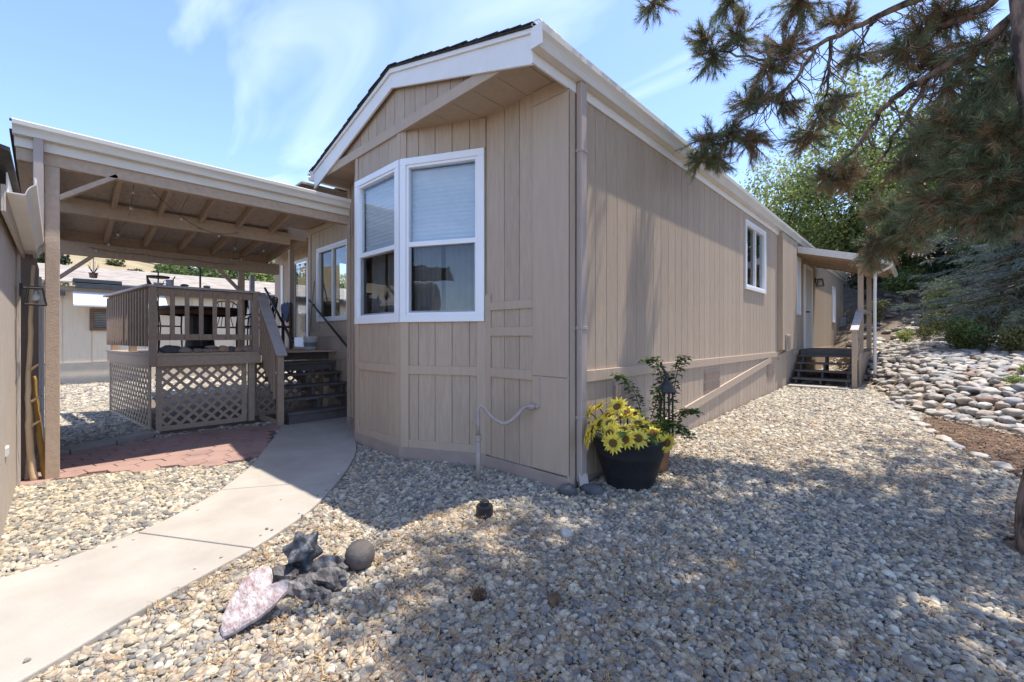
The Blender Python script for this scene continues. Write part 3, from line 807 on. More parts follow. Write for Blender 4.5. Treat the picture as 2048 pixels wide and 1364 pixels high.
# string lights -------------------------------------------------
BULB = M('clear_bulb', (.5, .48, .44), (.4, .38, .34), rough=.15, spec=.6)
def string_lights(label, pts, nb, sag):
    r = thing('string_light', label, 'string lights', pts[0], 'festoon lights under the porch roof')
    path = []
    for a, b in zip(pts[:-1], pts[1:]):
        a, b = Vector(a), Vector(b)
        for k in range(8):
            t = k / 8; p = a.lerp(b, t); p.z -= sag * 4 * t * (1 - t); path.append(p)
    path.append(Vector(pts[-1]))
    build(MB().tube(path, .003, 5), 'cord', BLACK, r)
    for i in range(nb):
        p = path[int((i + .5) / nb * (len(path) - 1))]
        build(MB().lathe([(.001, -.05), (.011, -.047), (.0165, -.036), (.012, -.021), (.006, -.014), (.006, 0)], p, 10), 'bulb', BULB, r, smooth=True)
string_lights('string lights with clear bulbs along the lower back beam of the porch', [(-8.5, 0.3, 2.62), (-8.5, 0.9, 2.60), (-8.5, 1.5, 2.60), (-8.5, 2.1, 2.60)], 9, .02)
string_lights('string lights with clear bulbs drooping beside the first rafter of the porch', [(-6.1, 0.56, 3.0), (-7.1, 0.6, 2.83), (-8.5, 0.45, 2.66)], 5, .05)
string_lights('string lights with clear bulbs zigzagging under the dark middle rafter bays', [(-6.1, 0.66, 3.02), (-7.02, 1.3, 2.82), (-7.0, 1.75, 2.83), (-8.4, 2.0, 2.66), (-7.2, 2.3, 2.82)], 9, .05)

# ------------------------------------------------------------------ deck with lattice skirt, rails and stairs
deck = thing('deck', 'raised taupe deck with lattice skirt, baluster railing and dark open stairs', 'deck', (-8.0, 0.9, 0))
DX0, DX1, DY0, DZ = -10.7, -7.95, 0.90, 1.12
def yl(x): return 0.90 + (x + 7.95) * 0.104                  # the left side runs slightly askew
for i, x in enumerate(np.arange(-12.4, DX1 - .03, 0.145)):
    yy = 4.15 if x < -9.3 else 3.57
    x1 = min(x + .139, DX1 + .02); y0 = yl(x) - .02 if x > DX0 else 2.8
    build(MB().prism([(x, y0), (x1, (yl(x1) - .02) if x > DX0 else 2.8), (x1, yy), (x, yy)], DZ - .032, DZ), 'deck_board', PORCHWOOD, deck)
build(MB().box(DX1 - .04, DX1, DY0 + .002, 2.32, DZ - .19, DZ - .034), 'rim_board', PORCHWOOD, deck, bev=.004)
FLS = frame((DX0, yl(DX0)), (DX1 - .042, yl(DX1 - .042)))    # left side of the deck
build(MB().fbox(FLS, 0, FLS.L, -.04, 0, DZ - .19, DZ - .034), 'rim_board', PORCHWOOD, deck, bev=.004)
def lattice(F, z0, z1, skip=None):
    fm = MB(); L = F.L; w = .07
    fm.fbox(F, 0, L, 0, .02, z0, z0 + w); fm.fbox(F, 0, L, 0, .02, z1 - w * .6, z1); fm.fbox(F, 0, w, 0, .02, z0 + w, z1 - w * .6); fm.fbox(F, L - w, L, 0, .02, z0 + w, z1 - w * .6)
    pan = build(fm, 'lattice_panel', PORCHWOOD, deck)
    hgt = z1 - z0; st = 0.158
    for sgn in (1, -1):
        c = -hgt if sgn > 0 else 0
        for c0 in np.arange(-hgt + .05, L, st):
            # line u = c0 + (z-z0) (or mirrored)
            pts = []
            for z in (z0, z1):
                u = c0 + (z - z0) if sgn > 0 else c0 + hgt - (z - z0)
                pts.append([u, z])
            (ua, za), (ub, zb) = pts
            def clip(ua, za, ub, zb):
                t0, t1 = 0.0, 1.0
                d = ub - ua
                for lim, s_ in ((0, 1), (L, -1)):
                    va, vd = (ua - lim) * s_, d * s_
                    if vd > 0: t0 = max(t0, -va / vd)
                    else: t1 = min(t1, -va / vd)
                return t0, t1
            t0, t1 = clip(ua, za, ub, zb)
            if t1 - t0 < .06: continue
            p = F(ua + (ub - ua) * t0, .009 if sgn > 0 else .0025, za + (zb - za) * t0); q = F(ua + (ub - ua) * t1, .009 if sgn > 0 else .0025, za + (zb - za) * t1)
            build(MB().beam(p, q, .0075, .038, (F.n.x, F.n.y, 0)) if False else lat_strip(F, p, q), 'lattice_strip', PORCHWOOD, pan)
def lat_strip(F, p, q, w=.042, t=.006):
    p, q = Vector(p), Vector(q); d = (q - p).normalized(); n = Vector((F.n.x, F.n.y, 0)); s_ = d.cross(n).normalized() * (w / 2); h = n * (t / 2)
    P = [p - s_ - h, p + s_ - h, p + s_ + h, p - s_ + h, q - s_ - h, q + s_ - h, q + s_ + h, q - s_ + h]
    return MB().add(P, [(0, 1, 2, 3), (7, 6, 5, 4), (0, 4, 5, 1), (1, 5, 6, 2), (2, 6, 7, 3), (3, 7, 4, 0)])
lattice(frame((-8.08, DY0 + .08), (-8.08, 2.14)), -0.02, DZ - .19)
lattice(frame((DX0, yl(DX0) + .05), (-8.1, yl(-8.1) + .05)), -0.02, DZ - .19)
build(MB().box(-8.1, -8.02, 2.16, 2.25, -.05, DZ - .191), 'deck_leg', PORCHWOOD, deck, bev=.004)
lattice(frame((-8.35, 2.3), (-8.35, 3.5)), 0.0, DZ - .2)
# railing: front face
pst = lambda x, y, z0, z1, w=.088: build(MB().box(x - w / 2, x + w / 2, y - w / 2, y + w / 2, z0, z1), 'rail_post', RAILWOOD, deck, bev=.005)
RT = 2.07
pst(-7.97, 0.935, DZ - .18, RT)
pst(-7.97, 2.24, DZ + .001, RT)
build(MB().box(-8.0, -7.962, 0.98, 2.195, RT - .11, RT - .002), 'top_rail', RAILWOOD, deck, bev=.004)
build(MB().box(-8.0, -7.962, 0.98, 2.195, DZ + .19, DZ + .28), 'bottom_rail', RAILWOOD, deck, bev=.004)
for k in range(6):
    y = 0.98 + (k + 1) * 1.215 / 7
    build(MB().box(-7.961, -7.925, y - .027, y + .027, DZ + .19, RT - .04), 'baluster', RAILWOOD, deck, bev=.004)
build(MB().box(-8.06, -7.90, 0.84, 2.30, RT, RT + .035), 'rail_cap', CAPWOOD, deck, bev=.006)
# railing: left face
LL = FLS.L - .06
build(MB().fbox(FLS, 0, LL, -.09, .06, RT, RT + .035), 'rail_cap', CAPWOOD, deck, bev=.006)
build(MB().fbox(FLS, 0, LL + .01, -.05, -.015, RT - .11, RT - .002), 'top_rail', RAILWOOD, deck, bev=.004)
build(MB().fbox(FLS, 0, LL + .01, -.05, -.015, DZ + .19, DZ + .28), 'bottom_rail', RAILWOOD, deck, bev=.004)
for u in np.arange(LL - .06, 0, -.165):
    build(MB().fbox(FLS, u - .02, u + .02, -.014, .024, DZ + .10, RT - .02), 'baluster', RAILWOOD, deck, bev=.004)
for u in (.05, LL * .5): build(MB().fbox(FLS, u - .045, u + .045, -.14, -.051, DZ - .18, RT), 'rail_post', RAILWOOD, deck, bev=.005)
# stairs
STR = 0.178
for k in range(5):
    xf = -6.94 - .235 * k; z = .03 + STR * (k + 1)
    tr = build(MB().box(xf - .27, xf, 2.40, 3.55, z - .04, z), 'tread', TREAD, deck, bev=.006)
    build(MB().box(xf - .05, xf - .03, 2.42, 3.53, z - STR + .03 if k else .0, z - .041), 'riser', TREAD, deck) if k in (0, 4) else None
build(MB().box(-8.2, -8.12, 2.40, 3.55, DZ - .03, DZ + .002), 'landing_edge', TREAD, deck, bev=.005)
build(MB().box(-8.17, -8.15, 2.42, 3.53, DZ - .17, DZ - .031), 'riser', TREAD, deck)
for y in (2.46, 2.96, 3.46):
    st_ = MB()
    for k in range(5):
        xf = -6.97 - .235 * k; z = .03 + STR * (k + 1) - .041
        st_.box(xf - .235, xf - .0005, y - .02, y + .02, max(z - .28, 0), z)
    build(st_, 'stringer', TREAD, deck)
# newel and sloping rail
pst(-7.10, 2.335, -.02, 1.10)
a, b = Vector((-7.02, 2.335, 1.075)), Vector((-8.02, 2.335, RT + .02))
build(MB().beam(a, b, .15, .034, (0, 0, 1)), 'rail_cap', CAPWOOD, deck, bev=.005)
build(MB().beam(a + Vector((-.08, 0, .0)), b + Vector((0.02, 0, -.09)), .036, .09, (0, 0, 1)), 'top_rail', RAILWOOD, deck, bev=.004)
for k in range(7):
    x = -7.24 - k * .107; zt = 1.075 + (-7.02 - x) * (RT - 1.055) / 1.0 - .035
    build(MB().box(x - .019, x + .019, 2.28, 2.314, zt - .86, zt), 'baluster', RAILWOOD, deck, bev=.004)
build(MB().beam((-7.14, 2.345, .02), (-8.05, 2.345, .02), .04, .09), 'ground_rail', PORCHWOOD, deck)
# black grab rails
def grab(label, p, q):
    r = thing('grab_rail', label, 'handrail', (q[0], q[1], q[2] - .9), 'black stair handrails')
    build(MB().tube([p, q], .02, 10), 'bar', BLACK, r, smooth=True)
    for t in (.08, .92):
        c = Vector(p).lerp(Vector(q), t); build(MB().tube([c, c + Vector((0, .06, -.02))], .01, 6), 'bracket', BLACK, r)
grab('black handrail on the siding wall beside the stairs', (-8.92, 3.47, 2.10), (-7.2, 3.47, 1.16))
grab('black handrail beside the sloping cap rail of the stairs', (-8.62, 2.58, 2.24), (-7.28, 2.58, 1.27))

# ------------------------------------------------------------------ back entry: steps, posts, little roof
en = thing('entry_porch', 'small back entry with dark open steps, taupe posts and low sloping roof', 'entry porch', (-1.6, 12.4, 0.25))
gz = 0.27
for k in range(4):
    yf = 11.62 + .26 * k; z = gz + .165 * (k + 1)
    build(MB().box(-2.2, -1.13, yf, yf + .29, z - .04, z), 'tread', TREAD, en, bev=.005)
    for x in (-2.12, -1.66, -1.2):
        build(MB().box(x - .02, x + .02, yf + .03, yf + .2895, gz - .1, z - .041), 'stringer', TREAD, en)
build(MB().box(-2.22, -1.0, 12.66, 15.2, 1.02, 1.06), 'landing', TREAD, en, bev=.004)
build(MB().box(-2.2, -1.1, 12.64, 12.659, .88, 1.055), 'riser', TREAD, en)
build(MB().box(-1.04, -1.0, 12.1, 14.9, 0.25, 1.0), 'side_skirt', PORCHWOOD, en, bev=.004)
build(MB().box(-1.11, -1.02, 11.62, 11.71, 0.15, 1.48), 'newel', PORCHWOOD, en, bev=.005)
for y in (12.65, 14.75):
    build(MB().box(-1.10, -1.0, y, y + .1, .9, 2.949), 'post', PORCHWOOD, en, bev=.005)
build(MB().beam((-1.065, 11.6, 1.50), (-1.065, 12.75, 1.98), .14, .035), 'rail_cap', CAPWOOD, en, bev=.004)
build(MB().beam((-1.065, 12.75, 1.98), (-1.065, 14.7, 1.98), .14, .035), 'rail_cap', CAPWOOD, en, bev=.004)
build(MB().beam((-1.065, 11.7, .85), (-1.065, 12.65, 1.28), .04, .09), 'lower_rail', PORCHWOOD, en, bev=.004)
for k, y in enumerate((12.42, 12.95, 13.5, 14.05, 14.6, 15.1)):
    build(MB().beam((-2.235, y, 3.43), (-.66, y, 2.98), .04, .12), 'rafter', PORCHWOOD, en, bev=.003)
build(MB().box(-1.11, -.99, 12.36, 15.2, 2.95, 3.03), 'header', PORCHWOOD, en, bev=.004)
P = [(-2.24, 12.3, 3.50), (-.56, 12.3, 3.02), (-.56, 15.25, 3.02), (-2.24, 15.25, 3.50)]; Q = [(p[0], p[1], p[2] + .02) for p in P]
bx8 = [(0, 1, 2, 3), (7, 6, 5, 4), (0, 4, 5, 1), (1, 5, 6, 2), (2, 6, 7, 3), (3, 7, 4, 0)]
build(MB().add(P + Q, bx8), 'sheathing', PORCHWOOD, en)
P = [(-2.2, 12.27, 3.525), (-.5, 12.27, 3.04), (-.5, 15.3, 3.04), (-2.2, 15.3, 3.525)]; Q = [(p[0], p[1], p[2] + .025) for p in P]
build(MB().add(P + Q, bx8), 'roofing', SHINGLE, en)
P = [(-2.2, 12.245, 3.385), (-.56, 12.245, 2.915), (-.56, 12.269, 2.915), (-2.2, 12.269, 3.385)]; Q = [(p[0], p[1], p[2] + .155) for p in P]
build(MB().add(P + Q, bx8), 'fascia', GUTTER, en, bev=.003)
k_gutter('gutter', GUTTER, (-.56, 12.25, 2.94), (-.56, 15.25, 2.94), (1, 0, 0), .07, .07, en)
build(MB().tube(spline([(-.52, 12.45, 2.94), (-.54, 12.45, 2.88), (-.72, 12.45, 2.78), (-.78, 12.45, 2.68), (-.78, 12.45, .62), (-.75, 12.42, .52), (-.62, 12.3, .46)], 4), .032, 10), 'downspout', GUTTER, en, smooth=True)
solo(MB().box(-2.2, -1.15, 11.15, 11.58, .2, .3), 'step_pad', CONC, 'pale concrete pad on the gravel below the back steps', 'paving slab', bev=.01)

# ------------------------------------------------------------------ garage / shed on the left
gar = thing('garage', 'weathered grey taupe shed wall with white gutter at the left edge', 'garage', (-5.0, -0.4, 0))
GPAINT = M('shed_paint', (0.60, 0.53, 0.455), (0.46, 0.40, 0.34), scale=3, rough=.8, bump=.7, bscale=10, stretch=(14, 14, 1.2), lo=.3, hi=.7)
FG = frame((-5.95, -0.26), (-3.9, -0.26))
FG = frame((-3.9, -0.26), (-5.95, -0.26))
# the wall faces the porch (+y)
gw = MB().box(-5.97, -3.9, -.31, -.275, 0, 2.3)
gwo = build(gw, 'wall', GPAINT, gar)
for k in range(10):
    x1 = -3.9 - k * .2032
    build(MB().box(x1 - .196, x1, -.2745, -.26, 0, 2.3), 'siding_board', GPAINT, gwo, bev=.003)
build(MB().box(-3.945, -3.90, -3.3, -.311, 0, 2.3), 'end_wall', GPAINT, gar)
build(MB().box(-6.2, -3.9, -3.35, -3.301, 0, 2.3), 'back_wall', GPAINT, gar)
build(MB().box(-6.02, -5.93, -.2595, -.235, 0, 2.28), 'corner_board', GPAINT, gar, bev=.003)
build(MB().box(-8.2, -6.2, -.9, -.165, 0, 2.22), 'rear_wall', M('shed_shade', (0.27, 0.205, 0.17), (0.22, 0.17, 0.14), rough=.75, bump=.4, bscale=20), gar)  # darker copy of the shed paint, the porch roof's shade put into its colour
build(MB().box(-8.24, -8.205, -.19, -.12, 0.0, 2.05), 'door_edge', WHITE, gar)
build(MB().box(-8.2045, -7.9, -.1645, -.14, 0.1, 2.1), 'door_panel', GUTTER, gar)
build(MB().tube([(-8.22, -.12, 1.0), (-8.22, -.05, 1.0), (-8.16, -.045, 1.0)], .013, 6), 'latch', BLACK, gar)
build(MB().box(-6.4, -3.95, -.2345, -.215, 2.10, 2.26), 'frieze', GPAINT, gar, bev=.003)
k_gutter('gutter', WHITE, (-3.98, -.214, 2.22), (-6.4, -.214, 2.14), (0, 1, 0), .125, .12, gar)
build(MB().add([(-3.6, -.18, 2.36), (-6.5, -.18, 2.30), (-6.5, -3, 3.0), (-3.6, -3, 3.06), (-3.6, -.18, 2.385), (-6.5, -.18, 2.325), (-6.5, -3, 3.03), (-3.6, -3, 3.09)], bx8), 'roof', SHINGLE, gar)
build(MB().box(-4.86, -4.74, -.2595, -.245, .5, .56), 'outlet_cover', WHITE, gar)
mini_lantern((-5.78, -0.234, 1.77), 'wall_lantern', 'black metal wall lantern with clear panes on the left shed wall', (0, 1, 0), .74)
# leaning driftwood poles
DRIFT = M('bare_wood', (0.68, 0.53, 0.34), (0.52, 0.38, 0.23), scale=7, rough=.7, bump=.4, bscale=40, stretch=(1, 1, .3))
DRIFT2 = M('ochre_wood', (0.42, 0.25, 0.07), (0.26, 0.15, 0.05), scale=7, rough=.75, bump=.5, bscale=40, stretch=(1, 1, .3))
def crooked(pts, r0, r1, n, seed):
    random.seed(seed); P = spline(pts, 6); k = len(P)
    P = [(p[0] + random.uniform(-.004, .004), p[1] + random.uniform(-.004, .004), p[2]) for p in P]
    return MB().tube(P, [r0 + (r1 - r0) * i / (k - 1) * (1 + .1 * math.sin(i * 2.1)) for i in range(k)], n, jit=.16)
p1 = crooked([(-6.0, -.150, 0), (-6.05, -.185, .45), (-6.08, -.19, .95), (-6.07, -.175, 1.5), (-6.06, -.16, 2.03)], .028, .013, 9, 3)
for (z, dx, dy) in ((.52, .05, .06), (.75, -.03, .07), (1.05, .04, .05)): p1.tube([(-6.05, -.175, z), (-6.05 + dx, -.175 + dy, z + .05)], [.014, .006], 6)
solo(p1, 'driftwood_pole', DRIFT, 'tall pale stripped branch leaning on the shed wall', 'branch', smooth=True)
p2 = crooked([(-6.02, -.075, 0), (-6.1, -.11, .3), (-6.14, -.14, .65), (-6.16, -.16, .98)], .028, .019, 8, 9)
solo(p2, 'driftwood_pole', DRIFT2, 'short ochre crooked branch standing between shed and porch post', 'branch', smooth=True)

# ------------------------------------------------------------------ neighbouring house
nb = thing('neighbour_house', 'cream neighbouring mobile home with pale shingle roof beyond the deck', 'house', (-18, 3, 0))
CREAM = M('cream_siding', (0.80, 0.68, 0.51), (0.74, 0.62, 0.46), scale=2, rough=.7, bump=.2, bscale=12, stretch=(10, 10, 1))
FN = frame((-18, -6), (-18, 16))
siding(nb, 'wall', FN, 0.62, 2.86, [(6.7, 7.65, 1.58, 2.2)], mat=CREAM, pitch=0.61, thick=.02, gap=.02)
build(MB().box(-18.1, -17.97, -6, 16, 0, .6), 'skirting', M('cream_skirt', (.62, .53, .40), (.55, .47, .36), rough=.8), nb)
NROOF = M('pale_shingle', (0.37, 0.325, 0.275), (0.23, 0.20, 0.17), scale=7, rough=.9, stretch=(1, .35, 3.0), lo=.42, hi=.6, bump=.5, bscale=20)
build(MB().add([(-17.7, -6.3, 2.92), (-21.2, -6.3, 3.78), (-21.2, 16.3, 3.78), (-17.7, 16.3, 2.92), (-17.7, -6.3, 2.96), (-21.2, -6.3, 3.82), (-21.2, 16.3, 3.82), (-17.7, 16.3, 2.96)], bx8), 'roof', NROOF, nb)
build(MB().box(-17.86, -17.7, 0.35, 16.3, 2.80, 2.925), 'gutter', M('dark_gutter', (.06, .07, .075), rough=.4), nb)
build(MB().box(-17.95, -17.82, -6, 16, 2.7, 2.8), 'fascia', RAILWOOD, nb)
build(MB().box(-17.86, -17.7, -6.3, .15, 2.55, 2.66), 'gutter', MATS['dark_gutter'], nb)
build(MB().box(-18.6, -17.7, 0.3, 1.35, 2.93, 3.06), 'roof_step', MATS['dark_gutter'], nb)
wn_ = build(MB().box(-17.99, -17.94, .65, .73, 1.56, 2.22).box(-17.99, -17.94, 1.62, 1.70, 1.56, 2.22).box(-17.99, -17.94, .73, 1.62, 1.56, 1.64).box(-17.99, -17.94, .73, 1.62, 2.14, 2.22), 'window', M('brown_casing', (.22, .13, .08), rough=.6), nb)
build(MB().box(-18.02, -18.0, .73, 1.62, 1.64, 2.14), 'pane', M('dim_glass', (.06, .07, .07), rough=.1, spec=.6), wn_)
for k in range(9): build(MB().box(-17.995, -17.98, .73, 1.62, 1.66 + k * .053, 1.69 + k * .053), 'slat', M('grey_slat', (.25, .24, .22), rough=.6), wn_)
aw = build(MB().box(-17.98, -17.955, .3, 2.4, 2.72, 2.76), 'awning', WHITE, nb)
for k in range(11):
    t0, t1 = k / 11, (k + .6) / 11
    P = [(-17.96 + .75 * t0, .3, 2.72 - .50 * t0), (-17.96 + .75 * t1, .3, 2.72 - .50 * t1), (-17.96 + .75 * t1, 2.4, 2.72 - .50 * t1), (-17.96 + .75 * t0, 2.4, 2.72 - .50 * t0)]
    Q = [(p[0], p[1], p[2] + .05) for p in P]
    build(MB().add(P + Q, bx8), 'awning_slat', WHITE, aw)

# ------------------------------------------------------------------ things on the deck
TBL = M('dark_table', (.035, .03, .028), (.02, .018, .017), scale=9, rough=.4)
tb = thing('patio_table', 'round dark patio table on a thick pedestal on the deck', 'table', (-9.35, 1.75, DZ))
build(MB().lathe([(.001, .70), (.62, .70), (.66, .715), (.66, .745), (.64, .755), (.001, .755)], (-9.35, 1.75, DZ), 40), 'table_top', TBL, tb)
build(MB().lathe([(.56, .62), (.58, .699), (.57, .699), (.55, .62)], (-9.35, 1.75, DZ), 40), 'apron', M('rust_brown', (.12, .06, .035), rough=.6), tb)
build(MB().lathe([(.30, 0), (.30, .05), (.22, .08), (.2, .3), (.22, .62), (.26, .699)], (-9.35, 1.75, DZ), 28), 'pedestal', TBL, tb)
def chair(c, rz, label):
    r = thing('patio_chair', label, 'chair', c, 'black metal patio chairs')
    ca, sa = math.cos(rz), math.sin(rz)
    T = lambda x, y, z: (c[0] + x * ca - y * sa, c[1] + x * sa + y * ca, c[2] + z)
    F = lambda mb: setattr(mb, 'v', [T(*v) for v in mb.v]) or mb
    for sx in (-1, 1):
        build(F(MB().tube([(.24 * sx, .22, 0), (.23 * sx, .21, .43), (.25 * sx, .2, .62)], .013, 6)), 'leg', BLACK, r)
        build(F(MB().tube([(.22 * sx, -.27, 0), (.21 * sx, -.22, .43), (.21 * sx, -.30, .9)], .013, 6)), 'leg', BLACK, r)
        build(F(MB().tube([(.25 * sx, .2, .62), (.25 * sx, 0, .65), (.215 * sx, -.27, .66)], .016, 6)), 'armrest', BLACK, r)
    st = MB().box(-.22, .22, -.22, .22, .42, .445)
    build(F(st), 'seat', TBL, r, bev=.01)
    bk = build(F(MB().tube([(-.21, -.30, .9), (-.12, -.325, .97), (0, -.33, .985), (.12, -.325, .97), (.21, -.30, .9)], .013, 6)), 'backrest', BLACK, r)
    for k in range(5):
        x = -.14 + .07 * k
        build(F(MB().tube([(x, -.225, .45), (x * .6, -.27, .7), (x, -.32, .96)], .008, 5)), 'back_bar', BLACK, bk)
    return r
chair((-9.0, 2.55, DZ), 2.6, 'black metal patio chair between the round table and the porch post')
chair((-10.2, 2.3, DZ), -1.9, 'black metal patio chair behind the round table, towards the house')
chair((-9.9, 1.25, DZ), -1.0, 'black metal patio chair at the railing end of the round table')
chair((-10.5, 3.05, DZ), -2.2, 'black metal patio chair farthest back near the alcove')
# draped denim on a wooden seat near the door
wb = thing('wooden_chair', 'brown wooden chair at the top of the stairs with cloth over it', 'chair', (-9.35, 3.0, DZ))
WOOD = M('brown_wood', (.16, .085, .045), (.10, .055, .03), scale=9, rough=.6)
for sx in (-.22, .22):
    for sy in (-.2, .2): build(MB().box(-9.35 + sx - .025, -9.35 + sx + .025, 3.0 + sy - .025, 3.0 + sy + .025, DZ, DZ + (.9 if sy > 0 else .42)), 'leg', WOOD, wb)
build(MB().box(-9.6, -9.1, 2.78, 3.22, DZ + .42, DZ + .46), 'seat', WOOD, wb, bev=.006)
for z in (.58, .7, .82): build(MB().box(-9.53, -9.17, 3.19, 3.21, DZ + z, DZ + z + .06), 'back_slat', WOOD, wb)
DENIM = M('denim', (.10, .135, .20), (.05, .07, .11), scale=12, rough=.9, bump=.4, bscale=60)
def drape(c, w, d, h, seed):
    mb = MB(); n, m = 18, 14; vs = []
    for j in range(m + 1):
        for i in range(n + 1):
            s_ = (i / n - .5) * 2; t = (j / m - .5) * 2
            fall = max(0, abs(t) - .25) / .75
            vs.append((c[0] + s_ * w / 2 + .03 * math.sin(t * 5 + seed), c[1] + t * d * (.55 if fall else .6) * (1 - .5 * fall) / 1, c[2] - fall * h * (.8 + .25 * math.sin(s_ * 3 + seed)) + .018 * math.sin(s_ * 9 + t * 6 + seed)))
    mb.add(vs, [(j * (n + 1) + i, j * (n + 1) + i + 1, (j + 1) * (n + 1) + i + 1, (j + 1) * (n + 1) + i) for j in range(m) for i in range(n)])
    return mb
def cloth(mb, name, mat, label, cat):
    o = solo(mb, name, mat, label, cat, smooth=True)
    sm = o.modifiers.new('thickness', 'SOLIDIFY'); sm.thickness = .012
    return o
cloth(drape((-9.35, 3.2, DZ + .93), .46, .12, .38, 1.0), 'denim_jacket', DENIM, 'blue denim jacket draped over the brown chair by the stairs', 'jacket')
cloth(drape((-9.0, 2.33, DZ + 1.0), .40, .14, .40, 2.4), 'denim_cloth', DENIM, 'blue cloth hanging over a chair back behind the sloping rail', 'cloth')
bk = thing('bucket', 'white plastic bucket with grey band at the top of the stairs', 'bucket', (-8.42, 3.3, DZ))
build(MB().lathe([(.09, 0), (.105, .02), (.125, .23), (.13, .25), (.12, .25), (.10, .03), (.001, .03)], (-8.42, 3.3, DZ), 24), 'body', M('white_plastic', (.7, .7, .68), rough=.4), bk, smooth=True)
build(MB().lathe([(.113, .06), (.1225, .14)], (-8.42, 3.3, DZ), 24), 'band', M('grey_label', (.25, .27, .32), rough=.5), bk)
br = thing('broom', 'thin broom leaning on the siding beside the bucket', 'broom', (-8.6, 3.4, DZ))
build(MB().tube([(-8.62, 3.35, DZ + .2), (-8.78, 3.52, DZ + 1.35)], .012, 8), 'handle', M('broom_wood', (.25, .22, .2), rough=.6), br)
build(MB().add([(-8.68, 3.32, DZ), (-8.54, 3.32, DZ), (-8.54, 3.38, DZ), (-8.68, 3.38, DZ), (-8.66, 3.34, DZ + .24), (-8.58, 3.34, DZ + .24), (-8.58, 3.36, DZ + .24), (-8.66, 3.36, DZ + .24)], bx8), 'bristles', DARK, br)
# stones along the deck edge
STN = [M('stone_a', (.34, .27, .22), (.22, .175, .15), scale=14, rough=.85, bump=.4, bscale=50), M('stone_b', (.46, .31, .20), (.34, .22, .14), scale=14, rough=.85, bump=.4, bscale=50),
       M('stone_c', (.12, .12, .125), (.075, .077, .082), scale=14, rough=.85, bump=.4, bscale=50), M('stone_d', (.62, .60, .56), (.5, .48, .45), scale=14, rough=.85, bump=.4, bscale=50)]
for i, (y, sx, sy, sz, m, lab) in enumerate([
    (1.14, .06, .11, .05, 2, 'dark rounded stone on the deck edge nearest the corner post'),
    (1.30, .06, .09, .035, 0, 'flat brown stone on the deck edge below the first balusters'),
    (1.47, .05, .06, .03, 0, 'small grey brown stone on the deck edge left of the stacked slabs'),
    (1.63, .07, .10, .03, 0, 'wide flat bottom slab of the stone stack on the deck edge'),
    (1.80, .06, .07, .045, 1, 'orange brown stone on the deck edge right of the stacked slabs'),
    (1.90, .05, .06, .04, 2, 'blue grey stone on the deck edge under the fifth baluster'),
    (2.00, .05, .05, .03, 1, 'small rusty pebble on the deck edge under the last baluster'),
    (2.14, .07, .11, .045, 0, 'broad layered brown stone on the deck edge by the stair post'),
    (2.285, .03, .045, .035, 3, 'small white stone at the right end of the deck edge')]):
    solo(rock_mb((-7.995 if y < 2.2 else -7.975, y, DZ + sz * 1.0), sx, sy * 1.2, sz * 1.3, i + 3, .3, 3, flat=.25), 'deck_stone', STN[m], lab, 'stone', 'stones along the deck edge', smooth=True)
solo(rock_mb((-7.99, 1.64, DZ + .083), .055, .08, .026, 21, .3, 3, flat=.25), 'deck_stone', STN[0], 'flat slab on top of the stone stack on the deck edge', 'stone', 'stones along the deck edge', smooth=True)
# small things on the rail cap
RC = RT + .036
mug = thing('mug', 'pale blue enamel mug with a spoon on the railing', 'mug', (-7.98, 1.13, RC))
build(MB().lathe([(.04, 0), (.045, .005), (.047, .085), (.043, .085), (.04, .01), (.001, .01)], (-7.98, 1.13, RC), 20), 'cup', M('enamel', (.42, .46, .55), rough=.3), mug, smooth=True)
build(MB().tube([(-7.98, 1.085, RC + .07), (-7.98, 1.055, RC + .06), (-7.98, 1.055, RC + .03), (-7.98, 1.085, RC + .02)], .006, 6), 'handle', MATS['enamel'], mug)
build(MB().tube([(-7.98, 1.13, RC + .02), (-7.98, 1.19, RC + .14)], .008, 6), 'spoon', BLACK, mug)
solo(MB().lathe([(.03, 0), (.05, .005), (.065, .03), (.06, .03), (.045, .01), (.001, .01)], (-7.98, 1.0, RC), 20), 'saucer', M('pale_ceramic', (.5, .52, .55), rough=.3), 'shallow pale dish on the railing left of the mug', 'dish', smooth=True)
hn = MB().tube([(-7.98, .90, RC), (-7.98, .885, RC + .05), (-7.98, .865, RC + .13)], [.028, .02, .003], 8)
solo(hn, 'horn', WOOD, 'dark curved horn standing on the railing corner', 'horn', smooth=True)
for (y, lab) in ((1.30, 'dark flat stone on the railing right of the mug'), (1.58, 'grey flat stone on the railing near the middle')):
    solo(rock_mb((-7.98, y, RC + .02), .04, .05, .022, int(y * 20), .2, 3, flat=.2), 'rail_stone', STN[2 if y < 1.4 else 0], lab, 'stone', smooth=True)
fd = thing('tray_feeder', 'flat round tray feeder hanging over the deck railing', 'bird feeder', (-8.25, 1.03, DZ))
build(MB().lathe([(.001, 0), (.13, 0), (.14, .025), (.135, .025), (.125, .008), (.001, .008)], (-8.25, 1.03, 2.235), 24), 'tray', BLACK, fd)
build(MB().tube([(-8.25, 1.03, DZ), (-8.25, 1.03, 2.34)], .009, 6), 'pole', BLACK, fd)
solo(MB().tube([(-9.5, 1.78, DZ + .756), (-9.5, 1.78, 2.7)], .016, 8), 'umbrella_pole', BLACK, 'slim black umbrella pole rising from the patio table', 'pole')
hp = thing('hanging_pot', 'hanging terracotta pot with a sparse plant under the back beam', 'hanging pot', (-8.6, .35, 2.2))
build(MB().lathe([(.03, 0), (.05, .008), (.042, .012), (.048, .065), (.058, .072), (.052, .072), (.001, .06)], (-8.6, .35, 2.2), 20), 'pot', M('glazed_clay', (.36, .17, .07), (.28, .2, .16), rough=.35), hp, smooth=True)
